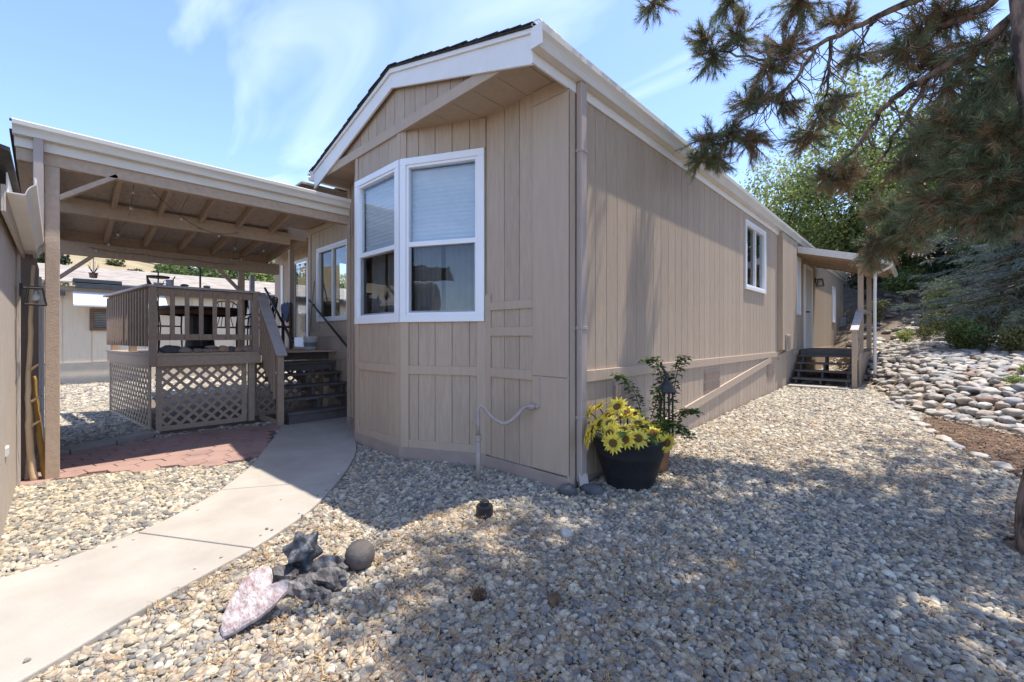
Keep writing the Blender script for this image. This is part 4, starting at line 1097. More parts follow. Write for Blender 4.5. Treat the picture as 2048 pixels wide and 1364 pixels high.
build(MB().tube([(-8.6, .35, 2.28), (-8.6, .35, 2.62)], .004, 4), 'wire', BLACK, hp)
tw = MB()
for k in range(9):
    a = k * .7; tw.tube([(-8.6, .35, 2.26), (-8.6 + .05 * math.cos(a), .35 + .05 * math.sin(a), 2.31 + .02 * (k % 4)), (-8.6 + .06 * math.cos(a), .35 + .06 * math.sin(a), 2.33 + .03 * (k % 5))], [.004, .003, .002], 4)
build(tw, 'twigs', DARK, hp)

# ------------------------------------------------------------------ gas riser pipe at the front wall
gp = thing('gas_pipe', 'grey taupe gas riser pipe with curved hose against the front wall', 'pipe', (-3.05, 2.74, 0))
build(MB().tube([(-3.05, 2.74, -.05), (-3.05, 2.74, .42)], .024, 12), 'riser', PVC, gp, smooth=True)
build(MB().tube([(-3.05, 2.74, .38), (-3.05, 2.74, .43)], .032, 12), 'collar', PVC, gp)
vv = build(MB().tube([(-3.05, 2.74, .43), (-3.05, 2.74, .62)], .02, 10), 'valve', PVC, gp, smooth=True)
build(MB().box(-3.10, -3.045, 2.70, 2.73, .53, .56), 'valve_key', PVC, vv, bev=.004)
hose = spline([(-3.05, 2.74, .60), (-3.05, 2.74, .68), (-3.02, 2.77, .70), (-2.96, 2.83, .60), (-2.86, 2.90, .54), (-2.78, 2.96, .60), (-2.72, 3.02, .69), (-2.66, 3.06, .705), (-2.60, 3.09, .705)], 6)
build(MB().tube(hose, .019, 10), 'hose', PVC, gp, smooth=True)
build(MB().tube([(-2.68, 3.045, .70), (-2.63, 3.075, .705)], .028, 10), 'fitting', PVC, gp)
build(MB().tube([(-2.61, 3.085, .705), (-2.575, 3.088, .72), (-2.575, 3.088, 1.0)], [.03, .012, .012], 8), 'stub', PVC, gp)
# black cleanout cap
cp = thing('cleanout_cap', 'short black ribbed plastic pipe cap in the gravel', 'pipe cap', (-2.40, 2.22, 0))
rib = MB()
n_ = 40; prof = [(0, -.03), (0, .075), (1, .09)]
vs = []
for z, sc in ((-.03, 1), (.078, 1), (.088, .93)):
    for k in range(n_): 
        t = 2 * math.pi * k / n_; r = .062 * sc * (1 + (.03 if k % 2 else 0)); vs.append((-2.40 + r * math.cos(t), 2.22 + r * math.sin(t), z))
fs = [(j * n_ + k, j * n_ + (k + 1) % n_, (j + 1) * n_ + (k + 1) % n_, (j + 1) * n_ + k) for j in range(2) for k in range(n_)] + [tuple(2 * n_ + k for k in range(n_))]
build(MB().add(vs, fs), 'body', M('black_plastic', (.02, .02, .022), (.03, .03, .032), rough=.38), cp)
build(MB().lathe([(.036, .088), (.036, .115), (.03, .12), (.001, .12)], (-2.40, 2.22, 0), 8), 'plug', MATS['black_plastic'], cp)

# ------------------------------------------------------------------ star, ball, heart rock, charred stump
STAR = M('charred_black', (.03, .032, .038), (.15, .155, .17), scale=22, rough=.4, bump=.6, bscale=45, lo=.42, hi=.72)
def star_mb(c, r_in, r_out, rot):
    # stellated body: the twelve icosahedron corners become stout pyramid points
    R = Matrix.Rotation(rot[0], 3, 'X') @ Matrix.Rotation(rot[1], 3, 'Y') @ Matrix.Rotation(rot[2], 3, 'Z')
    bi = bmesh.new(); bmesh.ops.create_icosphere(bi, subdivisions=1, radius=1)
    mb = MB(); c = Vector(c)
    mb.v = [tuple(c + R @ (v.co.normalized() * r_out * (1 + .10 * math.sin(v.index * 2.4)))) for v in bi.verts] + [tuple(c + R @ (f.calc_center_median().normalized() * r_in)) for f in bi.faces]
    nv = len(bi.verts)
    for e in bi.edges:
        f1, f2 = [f.index for f in e.link_faces]
        for v in e.verts: mb.f.append((v.index, nv + f1, nv + f2))
    bi.free()
    return mb
CHAR = M('charred_wood', (.055, .05, .048), (.27, .255, .245), scale=6, rough=.7, bump=.8, bscale=16, stretch=(2, 5, 1), lo=.38, hi=.72)
lg = thing('charred_stump', 'split charred grey wood stump lying under the dark star', 'stump', (-2.38, 0.95, 0))
for i, (x, y, z, sx, sy, sz, r) in enumerate(((-2.50, .86, .035, .12, .065, .065, .9), (-2.36, .88, .035, .10, .055, .055, .5), (-2.33, 1.0, .04, .12, .06, .055, .7), (-2.44, 1.05, .05, .11, .055, .06, 1.0), (-2.25, .93, .02, .07, .045, .04, .2), (-2.56, .97, .03, .07, .05, .06, .2))):
    build(rock_mb((x, y, z), sx, sy, sz, 140 + i, .55, 3, rz=r, freq=1.6), 'split_piece', CHAR, lg)
solo(star_mb((-2.53, .95, .15), .08, .13, (.4, .25, .3)), 'star_ornament', STAR, 'black many-pointed star ornament resting on the charred stump', 'ornament', bev=.009)
solo(rock_mb((-2.39, 1.22, .078), .084, .084, .084, 4, .02, 4), 'stone_ball', M('ball_stone', (.14, .12, .105), (.10, .085, .075), scale=25, rough=.75, bump=.3, bscale=120), 'brown grey round stone ball on the gravel behind the star', 'stone ball', smooth=True)
# heart-shaped pink rock: a thick slab leaning back
HEART = M('pink_marble', (.50, .45, .43), (.23, .15, .14), scale=24, rough=.75, bump=1.0, bscale=45, c3=(.38, .30, .285), lo=.38, hi=.70, detail=10, stretch=(1, 1.6, 1))
hp_ = [(.0, -.20), (.05, -.165), (.13, -.07), (.175, .02), (.185, .09), (.15, .13), (.10, .125), (.07, .105), (.045, .115), (.01, .165), (-.045, .205), (-.10, .20), (-.135, .15), (-.14, .06), (-.115, -.06), (-.05, -.17)]
hp_ = [(x, y) for x, y, _ in spline([(*p, 0) for p in hp_ + [hp_[0]]], 4)][:-1]
n_ = len(hp_); vs = []; rings = ((0.0, .93), (.012, 1.0), (.035, 1.0), (.052, .93), (.058, .8), (.062, .6), (.064, .4), (.065, .2))
for z, sc in rings:
    for i, (x, y) in enumerate(hp_):
        q = 1 + .035 * mnoise.noise(Vector((x * 22, y * 22, z * 40)))
        vs.append((x * sc * q, y * sc * q, z * .8 + .012 * mnoise.noise(Vector((x * 13, y * 13, 3)))))
hm = MB().add(vs, [(j * n_ + k, j * n_ + (k + 1) % n_, (j + 1) * n_ + (k + 1) % n_, (j + 1) * n_ + k) for j in range(len(rings) - 1) for k in range(n_)])
hm.v += [(0, 0, .065), (0, 0, 0)]; c0 = len(hm.v) - 2
hm.f += [((len(rings) - 1) * n_ + k, (len(rings) - 1) * n_ + (k + 1) % n_, c0) for k in range(n_)] + [((k + 1) % n_, k, c0 + 1) for k in range(n_)]
RH = Matrix.Translation((-2.335, .645, .075)) @ Matrix.Rotation(math.radians(43.6 - 14), 4, 'Z') @ Matrix.Rotation(math.radians(27), 4, 'X') @ Matrix.Diagonal((.80, .83, .85, 1))
hm.v = [tuple(RH @ Vector(v)) for v in hm.v]
solo(hm, 'heart_rock', HEART, 'pink and white heart-shaped rock slab propped on the gravel', 'rock')
solo(rock_mb((-2.215, 3.02, .035), .085, .07, .06, 31, .25, 3), 'dark_rock', STN[2], 'dark grey rock at the foot of the front downspout', 'rock', smooth=True)
solo(rock_mb((-2.08, 3.20, .03), .11, .08, .05, 33, .25, 3), 'dark_rock', STN[2], 'flat grey rock between the downspout and the planter', 'rock', smooth=True)
solo(rock_mb((-1.75, 2.37, .025), .05, .04, .045, 35, .25, 3), 'pale_rock', STN[0] if False else M('pale_rock', (.42, .40, .37), (.30, .285, .26), scale=14, rough=.85, bump=.4, bscale=50), 'pale fist-sized rock alone on the open gravel', 'rock', smooth=True)

# ------------------------------------------------------------------ planter with sunflowers
PCX, PCY = -1.945, 3.60
pl = thing('planter_tub', 'black half-barrel planter on the gravel beside the downspout', 'planter', (PCX, PCY, 0))
PLA = M('planter_plastic', (.018, .019, .022), (.024, .025, .029), scale=6, rough=.55, bump=.15, bscale=40, stretch=(6, 6, 1))
pr = [(.19, -.02), (.20, .0), (.238, .12), (.240, .122), (.244, .128), (.246, .14), (.248, .143), (.289, .29), (.294, .293), (.297, .30), (.30, .312), (.322, .41), (.338, .43), (.338, .455), (.322, .455), (.31, .42), (.30, .37), (.001, .37)]
build(MB().lathe(pr, (PCX, PCY, 0), 48), 'tub', PLA, pl, smooth=True)
build(MB().lathe([(.001, .385), (.302, .375)], (PCX, PCY, 0), 32), 'soil', SOIL, pl, smooth=True)
sf = thing('sunflower_bunch', 'bunch of yellow sunflowers filling the black half-barrel planter', 'flowers', (PCX, PCY, .38))
YEL = M('sunflower_petal', (.82, .70, .12), (.79, .60, .06), scale=30, rough=.6, trans=.25, island=.18)
YEL2 = M('pale_petal', (.80, .70, .16), (.78, .60, .06), scale=30, rough=.6, trans=.25, island=.15)
DISC = M('flower_disc', (.22, .12, .03), (.10, .05, .02), scale=120, rough=.9, bump=.8, bscale=300)
LEAFG = M('leaf_green', (.065, .13, .025), (.035, .075, .018), scale=9, rough=.6, trans=.3, island=.3)
FL = [(-1.87, 3.19, 0.47), (-1.72, 3.33, 0.51), (-1.86, 3.33, 0.55), (-1.97, 3.3, 0.6), (-2.0, 3.48, 0.72), (-2.15, 3.41, 0.71), (-2.18, 3.31, 0.67), (-2.07, 3.21, 0.55), (-1.9, 3.58, 0.65), (-1.94, 3.54, 0.66), (-1.62, 3.64, 0.44), (-1.68, 3.51, 0.52), (-1.79, 3.54, 0.57), (-1.68, 3.72, 0.54), (-2.1, 3.17, 0.49), (-1.76, 3.64, 0.57), (-1.78, 3.45, .60), (-2.05, 3.4, .64), (-1.93, 3.24, .53), (-1.80, 3.26, .50), (-2.08, 3.34, .58), (-1.64, 3.56, .50), (-1.86, 3.44, .63), (-2.12, 3.5, .68), (-1.72, 3.6, .60)]
FD_ = [(.1, -1, .25), (.35, -.9, .3), (.1, -.5, .8), (-.1, -.6, .75), (.0, -.7, .6), (-.5, -.3, .8), (-.8, -.5, .4), (-.6, -.7, .3), (.2, -.3, .9), (-.2, -.6, .6), (.9, -.5, -.1), (.5, -.5, .6), (.2, -.6, .7), (.7, -.2, .5), (-.7, -.6, .1), (.3, .1, .9), (.1, -.4, .9), (-.3, -.4, .8), (-.1, -.9, .4), (.2, -.95, .3), (-.4, -.7, .6), (.8, -.5, .3), (0, -.5, .85), (-.5, -.2, .9), (.5, -.2, .85)]
for i, (c, d) in enumerate(zip(FL[:21], FD_)):
    d = Vector(d).normalized(); c = Vector(c)
    if c.x < -2.235: c.x = -2.2
    a = d.cross(Vector((0, 0, 1))).normalized(); b = a.cross(d)
    R = random.uniform(.082, .115); mb = MB()
    for ring, n_ in ((0, 15), (1, 13)):
        for k in range(n_):
            t = 2 * math.pi * (k + .5 * ring) / n_ + random.uniform(-.08, .08)
            e = a * math.cos(t) + b * math.sin(t); s_ = d.cross(e)
            L = R * random.uniform(.88, 1.08) * (1 - .1 * ring); wd = R * .155; cup = random.uniform(-.02, .03) + .015 * ring
            p0 = c + e * .02; p1 = c + e * L * .55 + d * (.008 + .012 * ring + cup * .3); p2 = c + e * L + d * (cup)
            mb.add([p0 - s_ * wd * .35, p0 + s_ * wd * .35, p1 - s_ * wd, p1 + d * .004, p1 + s_ * wd, p2], [(0, 3, 2), (0, 1, 3), (1, 4, 3), (2, 3, 5), (3, 4, 5)])
    fl = build(mb, 'flower', YEL2 if i in (1, 3, 12) else YEL, sf, fix=False)
    dm = MB(); n_ = 16
    for rr, hh in ((.036, .004), (.034, .014), (.024, .02), (.012, .016)):
        for k in range(n_):
            t = 2 * math.pi * k / n_; dm.v.append(tuple(c + (a * math.cos(t) + b * math.sin(t)) * rr + d * (hh + .006)))
    dm.f = [(j * n_ + k, j * n_ + (k + 1) % n_, (j + 1) * n_ + (k + 1) % n_, (j + 1) * n_ + k) for j in range(3) for k in range(n_)] + [tuple(3 * n_ + k for k in range(n_))]
    build(dm, 'disc', DISC, fl, smooth=True)
    root = Vector((PCX + (c.x - PCX) * .45, PCY + (c.y - PCY) * .45, .36))
    build(MB().tube(spline([root, root.lerp(c, .6) + Vector((0, 0, .04)), c - d * .01], 4), .006, 6), 'stem', LEAFG, fl)
def leaf_mb(c, d, up, L, W):
    d = Vector(d).normalized(); s_ = d.cross(Vector(up)).normalized(); n = s_.cross(d); c = Vector(c)
    return MB().add([c, c + d * L * .35 - s_ * W * .5 + n * L * .05, c + d * L * .4 - n * .0, c + d * L * .35 + s_ * W * .5 + n * L * .05, c + d * L * .75 - s_ * W * .3 + n * L * .02, c + d * L * .75 + s_ * W * .3 + n * L * .02, c + d * L - n * L * .12], [(0, 2, 1), (0, 3, 2), (1, 2, 4), (2, 3, 5), (2, 5, 4), (4, 5, 6)])
for k in range(46):
    t = random.uniform(0, 2 * math.pi); r = random.uniform(.1, .33); z = random.uniform(.42, .62)
    c = Vector((PCX + r * math.cos(t), PCY + r * math.sin(t) - .05, z))
    if c.x < -2.2: continue
    build(leaf_mb(c, (math.cos(t), math.sin(t) - .2, random.uniform(-.3, .5)), (0, 0, 1), random.uniform(.09, .14), random.uniform(.06, .09)), 'leaf', LEAFG, sf, fix=False)
# vine and black garden lantern trellis behind
vn = thing('vine', 'trailing leafy vine climbing out of the planter behind the sunflowers', 'vine', (PCX + .15, PCY + .15, .38))
VLEAF = M('vine_leaf', (.10, .16, .04), (.05, .09, .025), scale=12, rough=.55, trans=.3, island=.35)
random.seed(12)
for pts in ([(-1.80, 3.74, .4), (-1.72, 3.78, .75), (-1.74, 3.8, 1.0), (-1.80, 3.78, 1.15), (-1.86, 3.74, 1.13)], [(-1.84, 3.70, .4), (-1.9, 3.68, .75), (-2.0, 3.66, .93), (-2.08, 3.62, 1.0)], [(-1.78, 3.8, .4), (-1.66, 3.85, .8), (-1.62, 3.9, 1.08), (-1.6, 4.0, 1.17)], [(-1.7, 3.72, .4), (-1.6, 3.74, .62), (-1.5, 3.78, .72), (-1.44, 3.82, .70)], [(-1.78, 3.7, .42), (-1.70, 3.68, .7), (-1.72, 3.66, .9)], [(-1.74, 3.72, .5), (-1.62, 3.7, .6), (-1.52, 3.68, .58), (-1.46, 3.7, .5)], [(-1.82, 3.76, .6), (-1.74, 3.82, .9), (-1.70, 3.84, 1.02)]):
    P = spline(pts, 8); st = build(MB().tube(P, .004, 5), 'stem', WOOD, vn)
    mb = MB()
    for p in P[3:]:
        for q in range(9):
            t = random.uniform(0, 6.28); dd = (math.cos(t), math.sin(t), random.uniform(-.5, .4)); L = random.uniform(.03, .055)
            l = leaf_mb(Vector(p) + Vector(dd) * random.uniform(.005, .05), dd, (random.uniform(-.3, .3), random.uniform(-.3, .3), 1), L, L * .75); mb.add(l.v, l.f)
    build(mb, 'leaves', VLEAF, vn, fix=False)
ln = thing('garden_lantern', 'tall black metal garden lantern standing in the planter among the vine', 'lantern', (-1.66, 3.74, .38))
for k in range(4):
    t = math.pi / 4 + k * math.pi / 2; x, y = -1.66 + .055 * math.cos(t), 3.74 + .055 * math.sin(t)
    build(MB().tube([(x, y, .40), (x, y, .86)], .009, 6), 'post', BLACK, ln)
build(MB().lathe([(.085, .86), (.085, .875), (.06, .92), (.02, .96), (.015, 1.0), (.022, 1.02), (.001, 1.04)], (-1.66, 3.74, 0), 16), 'cap', BLACK, ln, smooth=True)
build(MB().tube(spline([(-1.66, 3.74, 1.02), (-1.68, 3.73, 1.06), (-1.70, 3.72, 1.10), (-1.70, 3.72, 1.13)], 5), .012, 6), 'hook', BLACK, ln)
tp_ = thing('terracotta_pot', 'terracotta pot half hidden behind the black planter', 'pot', (-1.92, 4.05, .03))
build(MB().lathe([(.11, 0), (.155, .28), (.17, .28), (.17, .33), (.15, .33), (.14, .26), (.001, .24)], (-1.92, 4.05, .03), 28), 'pot', M('terracotta', (.42, .22, .13), (.36, .2, .13), rough=.85), tp_, smooth=True)

# two pine cones dropped on the gravel
CONE = M('pine_cone', (.20, .12, .07), (.10, .06, .04), scale=40, rough=.85)
for (x, y, a, lab) in ((-1.66, 1.49, .4, 'brown pine cone on the gravel, the left one of two'), (-1.35, 1.72, 1.7, 'brown pine cone on the gravel, the right one of two')):
    mb = MB(); ax = Vector((math.cos(a), math.sin(a), .15)).normalized(); e1 = ax.cross(Vector((0, 0, 1))).normalized(); e2 = e1.cross(ax); c0 = Vector((x, y, .03))
    mb.tube([c0 - ax * .035, c0, c0 + ax * .035], [.016, .02, .008], 8)
    for k in range(64):
        t = k / 63; ph = k * 2.4; r = .026 * math.sin(math.pi * (.12 + .8 * t)) + .004
        e = e1 * math.cos(ph) + e2 * math.sin(ph); b = c0 + ax * (t - .5) * .075 + e * .01; tip = c0 + ax * ((t - .5) * .075 + .012) + e * r; sd = ax.cross(e) * .009
        mb.add([b - sd, b + sd, tip + sd * .8, tip - sd * .8, b - sd - ax * .005, b + sd - ax * .005, tip + sd * .8 - ax * .004, tip - sd * .8 - ax * .004], bx8)
    solo(mb, 'pine_cone', CONE, lab, 'pine cone', 'pine cones on the gravel')

# ------------------------------------------------------------------ gravel (instanced pebbles)
CF = np.array([-math.sin(math.radians(43.6)), math.cos(math.radians(43.6))])
COBPOLY = [(-0.95, 12.9), (-0.62, 11.2), (-0.25, 9.75), (0.05, 8.75), (0.75, 8.0), (1.6, 7.45), (3.2, 6.6), (6, 6.2), (6, 14), (2.6, 14.4), (0.9, 14.2), (0.0, 15.2), (-0.6, 16.5), (-0.95, 15.5)]
MULPOLY = [(0.62, 5.75), (0.33, 6.5), (0.08, 7.4), (-0.05, 8.5), (0.05, 8.65), (0.75, 7.9), (1.6, 7.35), (3.2, 6.5), (3.2, 4.9), (1.3, 5.1)]
HOUSEP = [(-6.48, 3.07), (-6.30, 3.07), (-5.28, 2.61), (-4.24, 2.61), (-3.33, 3.07), (-2.24, 3.07), (-2.24, 22), (-6.48, 22)]
def free(x, y):
    ok = ~inside(x, y, WALKPOLY) & ~inside(x, y, PAVPOLY) & ~inside(x, y, HOUSEP) & ~inside(x, y, COBPOLY) & ~inside(x, y, MULPOLY)
    ok &= ~((y < -0.26) & (x < -3.85)) & ~((x < -7.6) & (x > -12.5) & (y > 0.97) & (y < 4.3)) & ~((x < -6.6) & (y > 2.4) & (x > -7.6))
    ok &= ~((x - .55) ** 2 + (y - 4.12) ** 2 < .2 ** 2) & ~((x - PCX) ** 2 + (y - PCY) ** 2 < .2 ** 2)
    ok &= ~((x < -6.9) & (x > -7.9) & (y > -.3) & (y < .95) & (np.abs((x + 7.3) * .9 + (y - .3) * .45) < .13))
    return ok
PX, PY, PZ, PS = [], [], [], []
for (t0, t1, sp, layers) in ((0.9, 3.2, .0275, 3), (3.2, 5.5, .030, 3), (5.5, 9, .037, 2), (9, 14, .058, 1), (14, 18.5, .085, 1)):
    for ly in range(layers):
        gx = np.arange(-19, 5, sp); gy = np.arange(-3, 17.5, sp)
        X, Y = np.meshgrid(gx, gy); X = X + rng.uniform(-.36, .36, X.shape) * sp + (ly % 2) * .5 * sp; Y = Y + rng.uniform(-.36, .36, X.shape) * sp + (ly % 2) * .5 * sp
        X, Y = X.ravel(), Y.ravel()
        dep = X * CF[0] + Y * CF[1]; lat = X * CF[1] - Y * CF[0]
        k = (dep > t0 if t0 > 1 else dep > -.6) & (dep <= t1) & (np.abs(lat) < np.where(dep < 6, dep * 1.45 + .9, dep * 1.3 + .4))
        X, Y = X[k], Y[k]
        k = free(X, Y); X, Y = X[k], Y[k]
        PX.append(X); PY.append(Y)
        base = H(X, Y) - .012 + (0, .013, .006)[ly] + rng.uniform(-.004, .004, len(X))
        PZ.append(base)
        big = np.clip(rng.lognormal(0, .34, len(X)), .45, 1.95)
        PS.append(sp * .52 * big * (1, 1, .62)[ly])
sx_ = rng.uniform(-4.6, -2.4, 900); sy_ = rng.uniform(-.5, 2, 900)
k = inside(sx_, sy_, WALKPOLY); sx_, sy_ = sx_[k], sy_[k]
edge = np.array([min(math.hypot(a - p[0], b - p[1]) for p in WALKPOLY) for a, b in zip(sx_, sy_)])
k = rng.uniform(0, 1, len(edge)) < np.where(edge < .12, .16, .012); sx_, sy_ = sx_[k], sy_[k]
PX.append(sx_); PY.append(sy_); PZ.append(np.full(len(sx_), .033)); PS.append(rng.uniform(.005, .011, len(sx_)))
PX, PY, PZ, PS = map(np.concatenate, (PX, PY, PZ, PS))
npb = len(PX)
gm = bpy.data.meshes.new('gravel')
gm.vertices.add(npb); gm.vertices.foreach_set('co', np.stack([PX, PY, PZ], -1).astype(np.float32).ravel())
scl = np.stack([PS * rng.uniform(.95, 1.3, npb), PS * rng.uniform(.8, 1.0, npb), PS * rng.uniform(.55, .85, npb)], -1).astype(np.float32)
rot = np.stack([rng.normal(0, .32, npb), rng.normal(0, .32, npb), rng.uniform(0, 6.283, npb)], -1).astype(np.float32)
at = gm.attributes.new('scl', 'FLOAT_VECTOR', 'POINT'); at.data.foreach_set('vector', scl.ravel())
at = gm.attributes.new('rot', 'FLOAT_VECTOR', 'POINT'); at.data.foreach_set('vector', rot.ravel())
at = gm.attributes.new('pick', 'INT', 'POINT'); at.data.foreach_set('value', rng.integers(0, 9, npb).astype(np.int32))

def random_rock_mat(name, stops, rough=.8, nscale=40, val=.22, bump=.3):
    m = bpy.data.materials.new(name); m.use_nodes = True
    n, l = m.node_tree.nodes, m.node_tree.links; b = n['Principled BSDF']
    b.inputs['Roughness'].default_value = rough; b.inputs['Specular IOR Level'].default_value = .3
    oi = n.new('ShaderNodeObjectInfo'); r = n.new('ShaderNodeValToRGB'); r.color_ramp.interpolation = 'CONSTANT'
    el = r.color_ramp.elements
    while len(el) < len(stops): el.new(.5)
    for e, (p, c) in zip(sorted(el, key=lambda q: q.position), stops): pass
    for i, (p, c) in enumerate(stops): el[i].position = p; el[i].color = (*c, 1)
    l.new(oi.outputs['Random'], r.inputs[0])
    g = n.new('ShaderNodeNewGeometry'); t = n.new('ShaderNodeTexNoise'); t.inputs['Scale'].default_value = nscale; t.inputs['Detail'].default_value = 6
    l.new(g.outputs['Position'], t.inputs['Vector'])
    mr = n.new('ShaderNodeMapRange'); mr.inputs['From Min'].default_value = .3; mr.inputs['From Max'].default_value = .7; mr.inputs['To Min'].default_value = 1 - val; mr.inputs['To Max'].default_value = 1 + val
    l.new(t.outputs['Fac'], mr.inputs['Value'])
    mu = n.new('ShaderNodeMix'); mu.data_type = 'RGBA'; mu.blend_type = 'MULTIPLY'; mu.inputs['Factor'].default_value = 1
    l.new(r.outputs[0], mu.inputs['A']); l.new(mr.outputs[0], mu.inputs['B'])
    l.new(mu.outputs['Result'], b.inputs['Base Color'])
    bp = n.new('ShaderNodeBump'); bp.inputs['Strength'].default_value = bump; bp.inputs['Distance'].default_value = .004
    l.new(t.outputs['Fac'], bp.inputs['Height']); l.new(bp.outputs[0], b.inputs['Normal'])
    return m
PEB = random_rock_mat('pebble', [(0, (0.296, 0.264, 0.212)), (.13, (0.417, 0.364, 0.276)), (.25, (0.218, 0.204, 0.177)), (.38, (0.346, 0.294, 0.217)), (.48, (0.488, 0.432, 0.329)), (.57, (0.249, 0.233, 0.207)), (.68, (0.367, 0.298, 0.222)), (.76, (0.152, 0.144, 0.132)), (.84, (0.438, 0.364, 0.253)), (.93, (0.550, 0.497, 0.393)), (.985, (0.306, 0.214, 0.149))], nscale=70)
ng = bpy.data.node_groups.new('gravel_scatter', 'GeometryNodeTree')
ng.interface.new_socket('Geometry', in_out='INPUT', socket_type='NodeSocketGeometry')
ng.interface.new_socket('Geometry', in_out='OUTPUT', socket_type='NodeSocketGeometry')
gn, gl = ng.nodes, ng.links
gi = gn.new('NodeGroupInput'); go = gn.new('NodeGroupOutput')
jn = gn.new('GeometryNodeJoinGeometry')
for k in range(9):
    ic = gn.new('GeometryNodeMeshIcoSphere'); ic.inputs['Radius'].default_value = 1; ic.inputs['Subdivisions'].default_value = 3
    spn = gn.new('GeometryNodeSetPosition'); pos = gn.new('GeometryNodeInputPosition')
    ad = gn.new('ShaderNodeVectorMath'); ad.operation = 'ADD'; ad.inputs[1].default_value = (k * 5.3, k * 2.7 + 1, k * 8.1)
    gl.new(pos.outputs[0], ad.inputs[0])
    tn = gn.new('ShaderNodeTexVoronoi' if False else 'ShaderNodeTexNoise'); tn.inputs['Scale'].default_value = 1.0; tn.inputs['Detail'].default_value = 1.5
    gl.new(ad.outputs[0], tn.inputs['Vector'])
    sb = gn.new('ShaderNodeVectorMath'); sb.operation = 'SUBTRACT'; sb.inputs[1].default_value = (.5, .5, .5)
    gl.new(tn.outputs['Color'], sb.inputs[0])
    scn = gn.new('ShaderNodeVectorMath'); scn.operation = 'SCALE'; scn.inputs['Scale'].default_value = .95
    gl.new(sb.outputs[0], scn.inputs[0])
    gl.new(ic.outputs['Mesh'], spn.inputs['Geometry']); gl.new(scn.outputs[0], spn.inputs['Offset'])
    sm = gn.new('GeometryNodeSetShadeSmooth'); gl.new(spn.outputs[0], sm.inputs[0])
    smt = gn.new('GeometryNodeSetMaterial'); smt.inputs['Material'].default_value = PEB; gl.new(sm.outputs[0], smt.inputs[0])
    g2i = gn.new('GeometryNodeGeometryToInstance'); gl.new(smt.outputs[0], g2i.inputs[0])
    gl.new(g2i.outputs[0], jn.inputs[0])
iop = gn.new('GeometryNodeInstanceOnPoints'); iop.inputs['Pick Instance'].default_value = True
gl.new(gi.outputs[0], iop.inputs['Points']); gl.new(jn.outputs[0], iop.inputs['Instance'])
for nm, ty, sk in (('pick', 'INT', 'Instance Index'), ('rot', 'FLOAT_VECTOR', 'Rotation'), ('scl', 'FLOAT_VECTOR', 'Scale')):
    na = gn.new('GeometryNodeInputNamedAttribute'); na.data_type = ty; na.inputs['Name'].default_value = nm
    gl.new(na.outputs['Attribute'], iop.inputs[sk])
gl.new(iop.outputs[0], go.inputs[0])
gravel = bpy.data.objects.new('gravel', gm); COL.objects.link(gravel); gm.materials.append(PEB)
md = gravel.modifiers.new('scatter', 'NODES'); md.node_group = ng
tag(gravel, 'mixed grey and tan river gravel covering the yard', 'gravel'); gravel['kind'] = 'stuff'
print('pebbles', npb)

# dry pine needles lying on the gravel
def litter(name, n, cx, cy, r, mat, label, L=(.05, .12), w=.0016, zoff=.014, poly=None, patchy=.52):
    a = rng.uniform(0, 6.283, n * 4); q = np.sqrt(rng.uniform(0, 1, n * 4)) * r
    x, y = cx + q * np.cos(a), cy + q * np.sin(a)
    if poly is not None: k = inside(x, y, poly)
    else: k = free(x, y)
    x, y = x[k], y[k]
    pn = np.array([mnoise.noise(Vector((a_ * 1.3, b_ * 1.3, 4.2))) * .5 + .5 for a_, b_ in zip(x, y)])
    k = pn + rng.normal(0, .06, len(pn)) > patchy - .1
    x, y = x[k][:n], y[k][:n]; m = len(x)
    th = rng.uniform(0, 6.283, m); l = rng.uniform(*L, m)
    z = H(x, y) + zoff + rng.uniform(0, .016, m)
    dx, dy = np.cos(th), np.sin(th); bend = rng.normal(0, .16, m)
    z2 = z + rng.normal(0, .010, m)
    p0 = np.stack([x - dx * l / 2, y - dy * l / 2, z], -1); p2 = np.stack([x + dx * l / 2, y + dy * l / 2, z2], -1)
    p1 = (p0 + p2) / 2 + np.stack([-dy * bend * l, dx * bend * l, np.full(m, .006)], -1)
    s_ = np.stack([-dy, dx, np.zeros(m)], -1) * w
    V = np.stack([p0 - s_, p0 + s_, p1 - s_, p1 + s_, p2 - s_ * .5, p2 + s_ * .5], 1).reshape(-1, 3)
    o = np.arange(m)[:, None] * 6
    F = np.concatenate([o + np.array([[0, 1, 3, 2]]), o + np.array([[2, 3, 5, 4]])])
    ob = np_mesh(name, V, F, mat, None)
    tag(ob, label, 'pine needles'); ob['kind'] = 'stuff'
NEEDLEDRY = M('dry_needle', (.42, .26, .12), (.27, .16, .075), scale=30, rough=.7, island=.3)
litter('pine_needle_litter', 9000, -.4, 3.2, 4.2, NEEDLEDRY, 'dry tan pine needles scattered over the shaded gravel')
litter('pine_needle_litter', 5200, -1.2, 1.0, 1.9, NEEDLEDRY, 'dry tan pine needles scattered over the nearest gravel', patchy=.45)
litter('pine_needle_litter', 3000, -.6, 6.2, 3.0, M('dry_needle_b', (.36, .21, .10), (.24, .14, .07), scale=30, rough=.8, island=.3), 'brown needles on the sunny gravel towards the back steps', patchy=.45)

